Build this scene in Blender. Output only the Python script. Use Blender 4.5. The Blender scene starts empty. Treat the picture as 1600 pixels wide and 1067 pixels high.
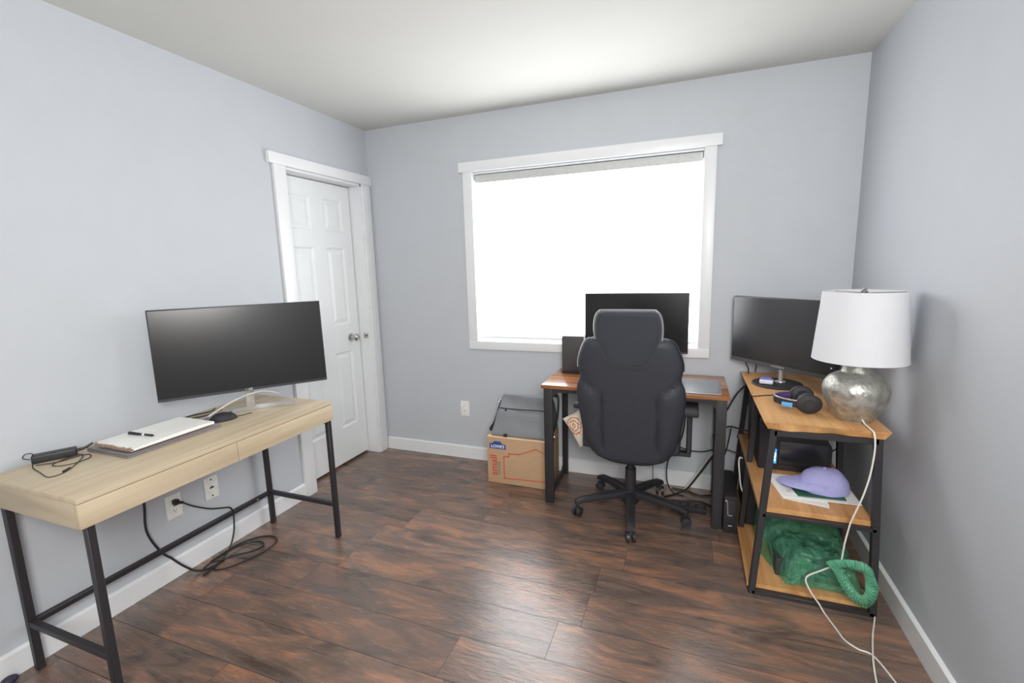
import bpy, bmesh, math, random
from mathutils import Vector, Matrix, noise
random.seed(7)
PI = math.pi
SC = bpy.context.scene
COL = SC.collection

# ------------------------------------------------------------------ materials
def newmat(name):
    m = bpy.data.materials.new(name); m.use_nodes = True
    nt = m.node_tree
    return m, nt, nt.nodes['Principled BSDF']

def lin(r, g, b):
    f = lambda c: (c/255/12.92) if c/255 <= .04045 else ((c/255+.055)/1.055)**2.4
    return (f(r), f(g), f(b), 1)

def P(name, rgb, rough=.5, metal=0., var=.06, scale=40., bump=0., bscale=None, stretch=(1, 1, 1), spec=.5, sheen=0., trans=0., alpha=1., coat=0.):
    """Principled surface whose colour varies a little with a noise, plus an optional noise bump"""
    m, nt, b = newmat(name)
    c = lin(*rgb)
    tc = nt.nodes.new('ShaderNodeTexCoord'); mp = nt.nodes.new('ShaderNodeMapping'); mp.inputs['Scale'].default_value = stretch
    nt.links.new(tc.outputs['Object'], mp.inputs['Vector'])
    n = nt.nodes.new('ShaderNodeTexNoise'); n.inputs['Scale'].default_value = scale; n.inputs['Detail'].default_value = 4
    nt.links.new(mp.outputs['Vector'], n.inputs['Vector'])
    r = nt.nodes.new('ShaderNodeValToRGB')
    r.color_ramp.elements[0].position = .3; r.color_ramp.elements[1].position = .7
    r.color_ramp.elements[0].color = [max(0, x*(1-var)) for x in c[:3]]+[1]
    r.color_ramp.elements[1].color = [min(1, x*(1+var)) for x in c[:3]]+[1]
    nt.links.new(n.outputs['Fac'], r.inputs['Fac']); nt.links.new(r.outputs['Color'], b.inputs['Base Color'])
    b.inputs['Roughness'].default_value = rough; b.inputs['Metallic'].default_value = metal
    b.inputs['Specular IOR Level'].default_value = spec
    b.inputs['Sheen Weight'].default_value = sheen
    b.inputs['Transmission Weight'].default_value = trans
    b.inputs['Alpha'].default_value = alpha
    b.inputs['Coat Weight'].default_value = coat
    if bump:
        n2 = nt.nodes.new('ShaderNodeTexNoise'); n2.inputs['Scale'].default_value = bscale or scale; n2.inputs['Detail'].default_value = 3
        nt.links.new(mp.outputs['Vector'], n2.inputs['Vector'])
        bp = nt.nodes.new('ShaderNodeBump'); bp.inputs['Strength'].default_value = bump; bp.inputs['Distance'].default_value = .004
        nt.links.new(n2.outputs['Fac'], bp.inputs['Height']); nt.links.new(bp.outputs['Normal'], b.inputs['Normal'])
    return m

def wood(name, cols, along='x', scale=3., rough=.5, bump=.15, knots=0.):
    """grain running along one axis"""
    m, nt, b = newmat(name)
    st = {'x': (.6, 9, 9), 'y': (9, .6, 9)}[along]
    tc = nt.nodes.new('ShaderNodeTexCoord'); mp = nt.nodes.new('ShaderNodeMapping'); mp.inputs['Scale'].default_value = st
    nt.links.new(tc.outputs['Object'], mp.inputs['Vector'])
    n = nt.nodes.new('ShaderNodeTexNoise'); n.inputs['Scale'].default_value = scale; n.inputs['Detail'].default_value = 7; n.inputs['Distortion'].default_value = .6
    nt.links.new(mp.outputs['Vector'], n.inputs['Vector'])
    r = nt.nodes.new('ShaderNodeValToRGB'); cr = r.color_ramp
    cr.elements[0].position = .28; cr.elements[0].color = lin(*cols[0])
    cr.elements[1].position = .72; cr.elements[1].color = lin(*cols[-1])
    for i, c in enumerate(cols[1:-1]):
        e = cr.elements.new(.28+.44*(i+1)/(len(cols)-1)); e.color = lin(*c)
    nt.links.new(n.outputs['Fac'], r.inputs['Fac'])
    out = r.outputs['Color']
    if knots:
        v = nt.nodes.new('ShaderNodeTexNoise'); v.inputs['Scale'].default_value = 5.; v.inputs['Detail'].default_value = 2
        nt.links.new(tc.outputs['Object'], v.inputs['Vector'])
        rr = nt.nodes.new('ShaderNodeValToRGB'); rr.color_ramp.elements[0].position = .55; rr.color_ramp.elements[1].position = .8
        nt.links.new(v.outputs['Fac'], rr.inputs['Fac'])
        mx = nt.nodes.new('ShaderNodeMix'); mx.data_type = 'RGBA'
        ml = nt.nodes.new('ShaderNodeMath'); ml.operation = 'MULTIPLY'; ml.inputs[1].default_value = knots
        nt.links.new(rr.outputs['Color'], ml.inputs[0]); nt.links.new(ml.outputs[0], mx.inputs['Factor'])
        nt.links.new(out, mx.inputs[6]); mx.inputs[7].default_value = lin(150, 92, 48)
        out = mx.outputs[2]
    nt.links.new(out, b.inputs['Base Color'])
    b.inputs['Roughness'].default_value = rough
    bp = nt.nodes.new('ShaderNodeBump'); bp.inputs['Strength'].default_value = bump; bp.inputs['Distance'].default_value = .002
    nt.links.new(n.outputs['Fac'], bp.inputs['Height']); nt.links.new(bp.outputs['Normal'], b.inputs['Normal'])
    return m

def floor_mat():
    m, nt, b = newmat('dark_hickory_laminate')
    N = nt.nodes.new; Lk = nt.links.new
    tc = N('ShaderNodeTexCoord'); at = N('ShaderNodeAttribute'); at.attribute_name = 'plank'
    sep = N('ShaderNodeSeparateXYZ'); Lk(tc.outputs['Object'], sep.inputs[0])
    ml = N('ShaderNodeMath'); ml.operation = 'MULTIPLY'; ml.inputs[1].default_value = 37.; Lk(at.outputs['Fac'], ml.inputs[0])
    cmb = N('ShaderNodeCombineXYZ'); Lk(sep.outputs[0], cmb.inputs[0]); Lk(sep.outputs[1], cmb.inputs[1]); Lk(ml.outputs[0], cmb.inputs[2])
    def nz(sc, scale, detail, dist, rough=.55):
        mp = N('ShaderNodeMapping'); mp.inputs['Scale'].default_value = sc; Lk(cmb.outputs[0], mp.inputs['Vector'])
        n = N('ShaderNodeTexNoise'); n.inputs['Scale'].default_value = scale; n.inputs['Detail'].default_value = detail; n.inputs['Distortion'].default_value = dist; n.inputs['Roughness'].default_value = rough
        Lk(mp.outputs[0], n.inputs['Vector']); return n
    big = nz((1.5, 6, 1), 1.6, 7, 1.3, .6)
    grain = nz((3.5, 55, 1), 2.4, 7, 1.2, .7)
    patch = nz((1.3, 3.5, 1), 1.4, 3, .6)
    r = N('ShaderNodeValToRGB'); cr = r.color_ramp
    cr.elements[0].position = .30; cr.elements[0].color = lin(84, 66, 58)
    cr.elements[1].position = .74; cr.elements[1].color = lin(178, 118, 80)
    for p, c in ((.42, (112, 92, 80)), (.52, (134, 102, 84)), (.62, (160, 112, 82))):
        e = cr.elements.new(p); e.color = lin(*c)
    Lk(big.outputs['Fac'], r.inputs['Fac'])
    g = N('ShaderNodeValToRGB'); g.color_ramp.elements[0].position = .35; g.color_ramp.elements[1].position = .62
    g.color_ramp.elements[0].color = (.62, .60, .59, 1); g.color_ramp.elements[1].color = (1, 1, 1, 1)
    Lk(grain.outputs['Fac'], g.inputs['Fac'])
    mx = N('ShaderNodeMix'); mx.data_type = 'RGBA'; mx.blend_type = 'MULTIPLY'; mx.inputs[0].default_value = .75
    Lk(r.outputs['Color'], mx.inputs[6]); Lk(g.outputs['Color'], mx.inputs[7])
    pr = N('ShaderNodeValToRGB'); pr.color_ramp.elements[0].position = .48; pr.color_ramp.elements[1].position = .66
    Lk(patch.outputs['Fac'], pr.inputs['Fac'])
    mx2 = N('ShaderNodeMix'); mx2.data_type = 'RGBA'
    mm = N('ShaderNodeMath'); mm.operation = 'MULTIPLY'; mm.inputs[1].default_value = .6; Lk(pr.outputs['Color'], mm.inputs[0]); Lk(mm.outputs[0], mx2.inputs[0])
    Lk(mx.outputs[2], mx2.inputs[6]); mx2.inputs[7].default_value = lin(98, 86, 82)
    # every plank a little lighter or darker
    hv = N('ShaderNodeMath'); hv.operation = 'MULTIPLY_ADD'; hv.inputs[1].default_value = .28; hv.inputs[2].default_value = .86; Lk(at.outputs['Fac'], hv.inputs[0])
    hs = N('ShaderNodeHueSaturation'); Lk(mx2.outputs[2], hs.inputs['Color']); Lk(hv.outputs[0], hs.inputs['Value']); hs.inputs['Saturation'].default_value = .88
    Lk(hs.outputs[0], b.inputs['Base Color'])
    rg = N('ShaderNodeMapRange'); rg.inputs[3].default_value = .20; rg.inputs[4].default_value = .32; Lk(grain.outputs['Fac'], rg.inputs[0]); Lk(rg.outputs[0], b.inputs['Roughness'])
    scr = nz((3, 14, 1), 2.5, 3, 2.)
    ad = N('ShaderNodeMath'); ad.operation = 'MULTIPLY_ADD'; ad.inputs[1].default_value = .35; Lk(grain.outputs['Fac'], ad.inputs[0]); Lk(scr.outputs['Fac'], ad.inputs[2])
    bp = N('ShaderNodeBump'); bp.inputs['Strength'].default_value = .22; bp.inputs['Distance'].default_value = .004
    Lk(ad.outputs[0], bp.inputs['Height']); Lk(bp.outputs['Normal'], b.inputs['Normal'])
    b.inputs['Specular IOR Level'].default_value = 1.0
    return m

def emit(name, rgb, s):
    m, nt, b = newmat(name)
    b.inputs['Base Color'].default_value = lin(*rgb); b.inputs['Emission Color'].default_value = lin(*rgb); b.inputs['Emission Strength'].default_value = s
    return m

M = {}
M['wall'] = P('wall_paint', (193, 197, 203), .62, var=.012, scale=6, bump=.22, bscale=190, spec=.35)
M['ceil'] = P('ceiling_paint', (214, 215, 211), .8, var=.01, scale=5, bump=.15, bscale=150, spec=.2)
M['trim'] = P('white_trim_paint', (230, 232, 234), .35, var=.01, scale=8)
M['doorw'] = P('white_door_paint', (232, 235, 236), .38, var=.012, scale=8)
M['floor'] = floor_mat()
M['seam'] = P('plank_seam', (40, 30, 27), .8)
M['oak'] = wood('light_oak_veneer', [(182, 164, 136), (196, 179, 152), (207, 192, 166)], 'y', 2.6, .5, .08)
M['oakend'] = wood('light_oak_veneer_end', [(174, 158, 134), (186, 170, 145), (196, 181, 156)], 'x', 2.6, .5, .08)
M['pine'] = wood('golden_pine', [(178, 124, 74), (206, 154, 100), (222, 176, 122)], 'y', 2.2, .42, .15, .5)
M['rustic'] = wood('rustic_brown_board', [(96, 62, 42), (140, 90, 56), (172, 118, 76)], 'x', 2.4, .22, .1, .35)
M['blackmetal'] = P('black_powder_coat', (44, 42, 45), .45, var=.1)
M['blackplastic'] = P('black_plastic', (46, 46, 50), .42, var=.08)
M['matteblack'] = P('matte_black', (40, 38, 42), .65, var=.1)
M['screen'] = P('dark_screen', (27, 26, 27), .21, var=.02, spec=.55)
M['screenglow'] = P('dark_gloss_screen', (36, 36, 39), .22, var=.02, spec=1.)
M['darkgrey'] = P('dark_grey_plastic', (72, 70, 72), .5)
M['silver'] = P('silver_plastic', (196, 196, 196), .32, metal=.6)
M['chrome'] = P('brushed_nickel', (200, 198, 194), .2, metal=1.)
M['pewter'] = P('hammered_pewter', (176, 175, 168), .42, metal=.7, var=.28, scale=34, bump=1., bscale=48)
M['shade'] = P('white_linen_shade', (214, 215, 219), .85, var=.03, scale=120, stretch=(1, 1, 6), bump=.2, bscale=200)
M['leather'] = P('charcoal_leather', (50, 53, 61), .55, var=.06, scale=60, bump=.25, bscale=260)
M['mesh'] = P('charcoal_fabric', (48, 52, 60), .75, var=.08, scale=200, bump=.3, bscale=350, sheen=.2)
M['piping'] = P('rimlit_piping', (150, 152, 156), .22)  # pale tone puts the window's rim light into the piping colour
M['card'] = P('corrugated_cardboard', (192, 158, 125), .8, var=.04, scale=16, stretch=(1, 1, 5))
M['cardtop'] = P('cardboard_flap', (222, 192, 156), .8, var=.03)
M['bluep'] = P('blue_print', (44, 76, 150), .7)
M['redp'] = P('red_print', (206, 78, 56), .7)
M['greyp'] = P('grey_print', (116, 116, 122), .7)
M['whitep'] = P('white_print', (232, 232, 236), .7)
M['bag'] = P('grey_bag_fabric', (126, 129, 133), .75, var=.08, scale=160, bump=.3, bscale=240)
M['bagdark'] = P('black_strap_webbing', (40, 41, 45), .7)
M['laptop'] = P('silver_grey_laptop', (140, 136, 140), .38, metal=.4)
M['paper'] = P('white_paper', (236, 236, 232), .8, var=.01)
M['board'] = P('kraft_backing_board', (152, 130, 114), .85)
M['cableb'] = P('black_cable', (34, 32, 32), .5)
M['cablew'] = P('white_cable', (225, 222, 216), .45)
M['outlet'] = P('white_outlet_plastic', (236, 236, 232), .35)
M['slot'] = P('dark_slot', (60, 58, 56), .6)
M['purple'] = P('purple_padding', (78, 52, 112), .8)
M['lilac'] = P('lilac_cotton', (166, 166, 216), .85, var=.05, scale=60, bump=.2, bscale=300)
M['lav'] = P('white_glossy_plastic', (222, 222, 240), .25)
M['periw'] = P('periwinkle_lid', (112, 120, 206), .35)
M['greenbook'] = P('green_cover', (46, 92, 76), .6)
M['tablet'] = P('grey_tablet_surface', (118, 124, 128), .35)
M['blueled'] = emit('blue_led', (70, 150, 255), 1.2)
M['whiteled'] = emit('white_blue_led', (170, 215, 255), 4.)
M['cyan'] = P('light_blue_gloss', (96, 168, 226), .3)
M['blindrail'] = P('grey_blind_rail', (196, 198, 196), .5)
M['pen'] = P('black_pen', (26, 26, 28), .3)
M['dkpurple'] = P('dark_purple_rubber', (50, 44, 66), .6)
M['contents'] = P('dark_carton', (50, 58, 54), .7)

def glass_mat():
    m, nt, b = newmat('window_glass')
    b.inputs['Base Color'].default_value = (1, 1, 1, 1); b.inputs['Roughness'].default_value = 0; b.inputs['Transmission Weight'].default_value = 1; b.inputs['IOR'].default_value = 1.45
    return m
M['glass'] = glass_mat()

def blind_mat():
    # daylight soaking through the woven roller shade: the lit window of the room
    m, nt, b = newmat('backlit_shade_fabric')
    n = nt.nodes.new('ShaderNodeTexNoise'); n.inputs['Scale'].default_value = 300
    tc = nt.nodes.new('ShaderNodeTexCoord'); nt.links.new(tc.outputs['Object'], n.inputs['Vector'])
    r = nt.nodes.new('ShaderNodeValToRGB'); r.color_ramp.elements[0].color = (.95, .97, 1, 1); r.color_ramp.elements[1].color = (1, 1, 1, 1)
    nt.links.new(n.outputs['Fac'], r.inputs['Fac']); nt.links.new(r.outputs['Color'], b.inputs['Emission Color'])
    b.inputs['Base Color'].default_value = (.85, .86, .88, 1); b.inputs['Roughness'].default_value = .8
    b.inputs['Emission Strength'].default_value = BLIND
    return m
BLIND = 6.4
M['blind'] = blind_mat()

def greenbag_mat(name='green_plastic_film', lo=.22, hi=.62):
    m, nt, b = newmat(name)
    N = nt.nodes.new; Lk = nt.links.new
    out = nt.nodes['Material Output']
    tc = N('ShaderNodeTexCoord'); n = N('ShaderNodeTexNoise'); n.inputs['Scale'].default_value = 22; n.inputs['Detail'].default_value = 6; n.inputs['Distortion'].default_value = 1.2
    Lk(tc.outputs['Object'], n.inputs['Vector'])
    b.inputs['Base Color'].default_value = lin(104, 182, 146); b.inputs['Roughness'].default_value = .14; b.inputs['Specular IOR Level'].default_value = 1.
    bp = N('ShaderNodeBump'); bp.inputs['Strength'].default_value = 1.; bp.inputs['Distance'].default_value = .014; Lk(n.outputs['Fac'], bp.inputs['Height']); Lk(bp.outputs['Normal'], b.inputs['Normal'])
    t = N('ShaderNodeBsdfTransparent'); t.inputs[0].default_value = (.56, .84, .72, 1)
    mr = N('ShaderNodeMapRange'); mr.inputs[1].default_value = .35; mr.inputs[2].default_value = .75; mr.inputs[3].default_value = lo; mr.inputs[4].default_value = hi; Lk(n.outputs['Fac'], mr.inputs[0])
    mx = N('ShaderNodeMixShader'); Lk(mr.outputs[0], mx.inputs[0]); Lk(t.outputs[0], mx.inputs[1]); Lk(b.outputs[0], mx.inputs[2]); Lk(mx.outputs[0], out.inputs[0])
    return m
M['greenbag'] = greenbag_mat()
M['greenpleat'] = greenbag_mat('gathered_green_film', .62, .9)

def swirl_mat():
    m, nt, b = newmat('orange_rose_print')
    N = nt.nodes.new; Lk = nt.links.new
    tc = N('ShaderNodeTexCoord'); w = N('ShaderNodeTexWave'); w.wave_type = 'RINGS'; w.rings_direction = 'SPHERICAL'; w.inputs['Scale'].default_value = 16; w.inputs['Distortion'].default_value = 5; w.inputs['Detail'].default_value = 2; w.inputs['Detail Scale'].default_value = 6
    mp = N('ShaderNodeMapping'); mp.inputs['Location'].default_value = (.0, 0, -.07); Lk(tc.outputs['Object'], mp.inputs[0]); Lk(mp.outputs[0], w.inputs[0])
    r = N('ShaderNodeValToRGB'); r.color_ramp.elements[0].color = lin(228, 222, 208); r.color_ramp.elements[1].color = lin(206, 128, 72); r.color_ramp.elements[0].position = .42; r.color_ramp.elements[1].position = .75
    Lk(w.outputs['Color'], r.inputs[0])
    g = N('ShaderNodeTexGradient'); g.gradient_type = 'SPHERICAL'; mp2 = N('ShaderNodeMapping'); mp2.inputs['Scale'].default_value = (13, 13, 13); mp2.inputs['Location'].default_value = (0, 0, -.9)
    Lk(tc.outputs['Object'], mp2.inputs[0]); Lk(mp2.outputs[0], g.inputs[0])
    rr = N('ShaderNodeValToRGB'); rr.color_ramp.elements[0].position = .1; rr.color_ramp.elements[1].position = .3; Lk(g.outputs[0], rr.inputs[0])
    mx = N('ShaderNodeMix'); mx.data_type = 'RGBA'; Lk(rr.outputs[0], mx.inputs[0]); mx.inputs[6].default_value = lin(226, 220, 206); Lk(r.outputs[0], mx.inputs[7])
    Lk(mx.outputs[2], b.inputs['Base Color']); b.inputs['Roughness'].default_value = .85
    return m
M['swirl'] = swirl_mat()

# ------------------------------------------------------------------ geometry helpers
def B(): return bmesh.new()

def merge(bm, other, mat=None):
    me = bpy.data.meshes.new('tmp'); other.to_mesh(me); other.free()
    if mat is not None: me.transform(mat)
    bm.from_mesh(me); bpy.data.meshes.remove(me)

def box(bm, x0, x1, y0, y1, z0, z1, bev=0., seg=2, mat=None):
    t = B(); bmesh.ops.create_cube(t, size=1)
    bmesh.ops.transform(t, matrix=Matrix.Translation(((x0+x1)/2, (y0+y1)/2, (z0+z1)/2)) @ Matrix.Diagonal((x1-x0, y1-y0, z1-z0, 1)), verts=t.verts)
    if bev: bmesh.ops.bevel(t, geom=t.edges[:], offset=bev, segments=seg, profile=.6, affect='EDGES')
    merge(bm, t, mat); return bm

def cyl(bm, p0, p1, r0, r1=None, n=24, caps=True):
    r1 = r0 if r1 is None else r1
    p0, p1 = Vector(p0), Vector(p1); d = p1-p0
    t = B(); bmesh.ops.create_cone(t, cap_ends=caps, segments=n, radius1=r0, radius2=r1, depth=d.length)
    q = d.to_track_quat('Z', 'Y').to_matrix().to_4x4()
    merge(bm, t, Matrix.Translation((p0+p1)/2) @ q); return bm

def bar(bm, p0, p1, w, d=None, up=(0, 0, 1), bev=.002):
    """square tube from p0 to p1"""
    d = d or w
    p0, p1 = Vector(p0), Vector(p1); a = (p1-p0); L = a.length; a.normalize()
    u = Vector(up)
    if abs(a.dot(u)) > .95: u = Vector((1, 0, 0))
    s = a.cross(u).normalized(); u = s.cross(a)
    m = Matrix((( s.x, u.x, a.x, 0), (s.y, u.y, a.y, 0), (s.z, u.z, a.z, 0), (0, 0, 0, 1)))
    return box(bm, -w/2, w/2, -d/2, d/2, 0, L, bev, 1, Matrix.Translation(p0) @ m)

def lathe(bm, prof, c=(0, 0, 0), n=40, close=False):
    rings = []
    for r, z in prof:
        rings.append([bm.verts.new((c[0]+r*math.cos(2*PI*i/n), c[1]+r*math.sin(2*PI*i/n), c[2]+z)) for i in range(n)])
    for a, b in zip(rings, rings[1:]):
        for i in range(n): bm.faces.new((a[i], a[(i+1) % n], b[(i+1) % n], b[i]))
    if close:
        bm.faces.new(rings[0][::-1]); bm.faces.new(rings[-1])
    return bm

def spline(pts, k=8, closed=False):
    P_ = [Vector(p) for p in pts]; out = []; n = len(P_)
    for i in range(n if closed else n-1):
        g = lambda j: P_[j % n] if closed else P_[min(max(j, 0), n-1)]
        a, b, c, d = g(i-1), g(i), g(i+1), g(i+2)
        for s in range(k):
            t = s/k
            out.append(.5*((2*b)+(c-a)*t+(2*a-5*b+4*c-d)*t*t+(3*b-a-3*c+d)*t**3))
    if not closed: out.append(P_[-1])
    return out

def tube(bm, pts, r, n=8, smooth=8, closed=False, radii=None, flat=None):
    path = spline(pts, smooth, closed) if smooth else [Vector(p) for p in pts]
    m = len(path); rings = []; prev = None
    for i, p in enumerate(path):
        a = path[(i-1) % m] if (closed or i) else p; b = path[(i+1) % m] if (closed or i < m-1) else p
        t = (b-a)
        if t.length < 1e-9: t = Vector((0, 0, 1))
        t.normalize()
        if prev is None:
            u = Vector((0, 0, 1)) if abs(t.z) < .9 else Vector((1, 0, 0))
        else: u = prev
        s = t.cross(u)
        if s.length < 1e-6: s = t.cross(Vector((1, .3, .2)))
        s.normalize(); u = s.cross(t); prev = u
        rr = radii(i/(m-1)) if radii else r
        fx, fz = flat or (1, 1)
        rings.append([bm.verts.new(p+s*(rr*fx*math.cos(2*PI*k/n))+u*(rr*fz*math.sin(2*PI*k/n))) for k in range(n)])
    R = list(zip(rings, rings[1:]))
    if closed: R.append((rings[-1], rings[0]))
    for a, b in R:
        for k in range(n): bm.faces.new((a[k], a[(k+1) % n], b[(k+1) % n], b[k]))
    if not closed:
        bm.faces.new(rings[0][::-1]); bm.faces.new(rings[-1])
    return bm

def prism(bm, outline, axis, a, b, bev=0.):
    """extrude a closed 2-D outline; axis 'y' -> outline is (x,z), 'x' -> (y,z), 'z' -> (x,y)"""
    t = B()
    mk = {'y': lambda p, v: (p[0], v, p[1]), 'x': lambda p, v: (v, p[0], p[1]), 'z': lambda p, v: (p[0], p[1], v)}[axis]
    va = [t.verts.new(mk(p, a)) for p in outline]; vb = [t.verts.new(mk(p, b)) for p in outline]
    n = len(outline)
    t.faces.new(va); t.faces.new(vb[::-1])
    for i in range(n): t.faces.new((va[i], vb[i], vb[(i+1) % n], va[(i+1) % n]))
    bmesh.ops.recalc_face_normals(t, faces=t.faces[:])
    if bev: bmesh.ops.bevel(t, geom=t.edges[:], offset=bev, segments=2, profile=.6, affect='EDGES')
    merge(bm, t); return bm

def put(name, bm, mat, parent=None, local=False, smooth=True, angle=40, origin=None):
    bmesh.ops.recalc_face_normals(bm, faces=bm.faces[:])
    if parent is not None and not local:
        m = Matrix.Identity(4); o = parent
        while o is not None:
            m = Matrix.LocRotScale(o.location, o.rotation_euler, None) @ m; o = o.parent
        bm.transform(m.inverted())
    loc = None
    if parent is None:
        if origin is None and bm.verts:
            xs = [v.co.x for v in bm.verts]; ys = [v.co.y for v in bm.verts]; zs = [v.co.z for v in bm.verts]
            origin = ((min(xs)+max(xs))/2, (min(ys)+max(ys))/2, min(zs))
        loc = Vector(origin); bm.transform(Matrix.Translation(-loc))
    me = bpy.data.meshes.new(name); bm.to_mesh(me); bm.free()
    mats = mat if isinstance(mat, (list, tuple)) else [mat]
    for q in mats: me.materials.append(q)
    if smooth:
        for p in me.polygons: p.use_smooth = True
        try: me.set_sharp_from_angle(angle=math.radians(angle))
        except Exception: pass
    o = bpy.data.objects.new(name, me); COL.objects.link(o)
    if parent is not None: o.parent = parent
    if loc is not None: o.location = loc
    return o

def tag(o, label, cat, group=None):
    o['label'] = label; o['category'] = cat
    if group: o['group'] = group
    return o
def thing(name, label, cat, loc, rotz=0., group=None):
    o = bpy.data.objects.new(name, None); COL.objects.link(o)
    o.empty_display_size = .05; o.location = loc; o.rotation_euler = (0, 0, rotz)
    return tag(o, label, cat, group)
def struct(name, bm, mat, **k):
    o = put(name, bm, mat, origin=(0, 0, 0), **k); o['kind'] = 'structure'
    return o
def text(name, body, size, mat, parent, matrix, extrude=.0004, bold=0.):
    cu = bpy.data.curves.new(name, 'FONT'); cu.body = body; cu.size = size; cu.extrude = extrude; cu.offset = bold
    cu.align_x = 'CENTER'; cu.align_y = 'CENTER'
    tmp = bpy.data.objects.new(name+'_tmp', cu); COL.objects.link(tmp)
    bpy.context.view_layer.update()
    me = bpy.data.meshes.new_from_object(tmp.evaluated_get(bpy.context.evaluated_depsgraph_get()))
    bpy.data.objects.remove(tmp); bpy.data.curves.remove(cu)
    bm = B(); bm.from_mesh(me); bpy.data.meshes.remove(me); bm.transform(matrix)
    return put(name, bm, mat, parent, local=False, smooth=False)
def frame(origin, xdir, ydir):
    x = Vector(xdir).normalized(); y = Vector(ydir).normalized(); z = x.cross(y)
    o = Vector(origin)
    return Matrix(((x.x, y.x, z.x, o.x), (x.y, y.y, z.y, o.y), (x.z, y.z, z.z, o.z), (0, 0, 0, 1)))
def interp(tab, v):
    for (a, fa), (b, fb) in zip(tab, tab[1:]):
        if (a <= v <= b) or (a >= v >= b):
            t = (v-a)/(b-a) if b != a else 0; t2 = t*t*(3-2*t)
            return fa+(fb-fa)*t
    return tab[0][1] if abs(v-tab[0][0]) < abs(v-tab[-1][0]) else tab[-1][1]

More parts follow.
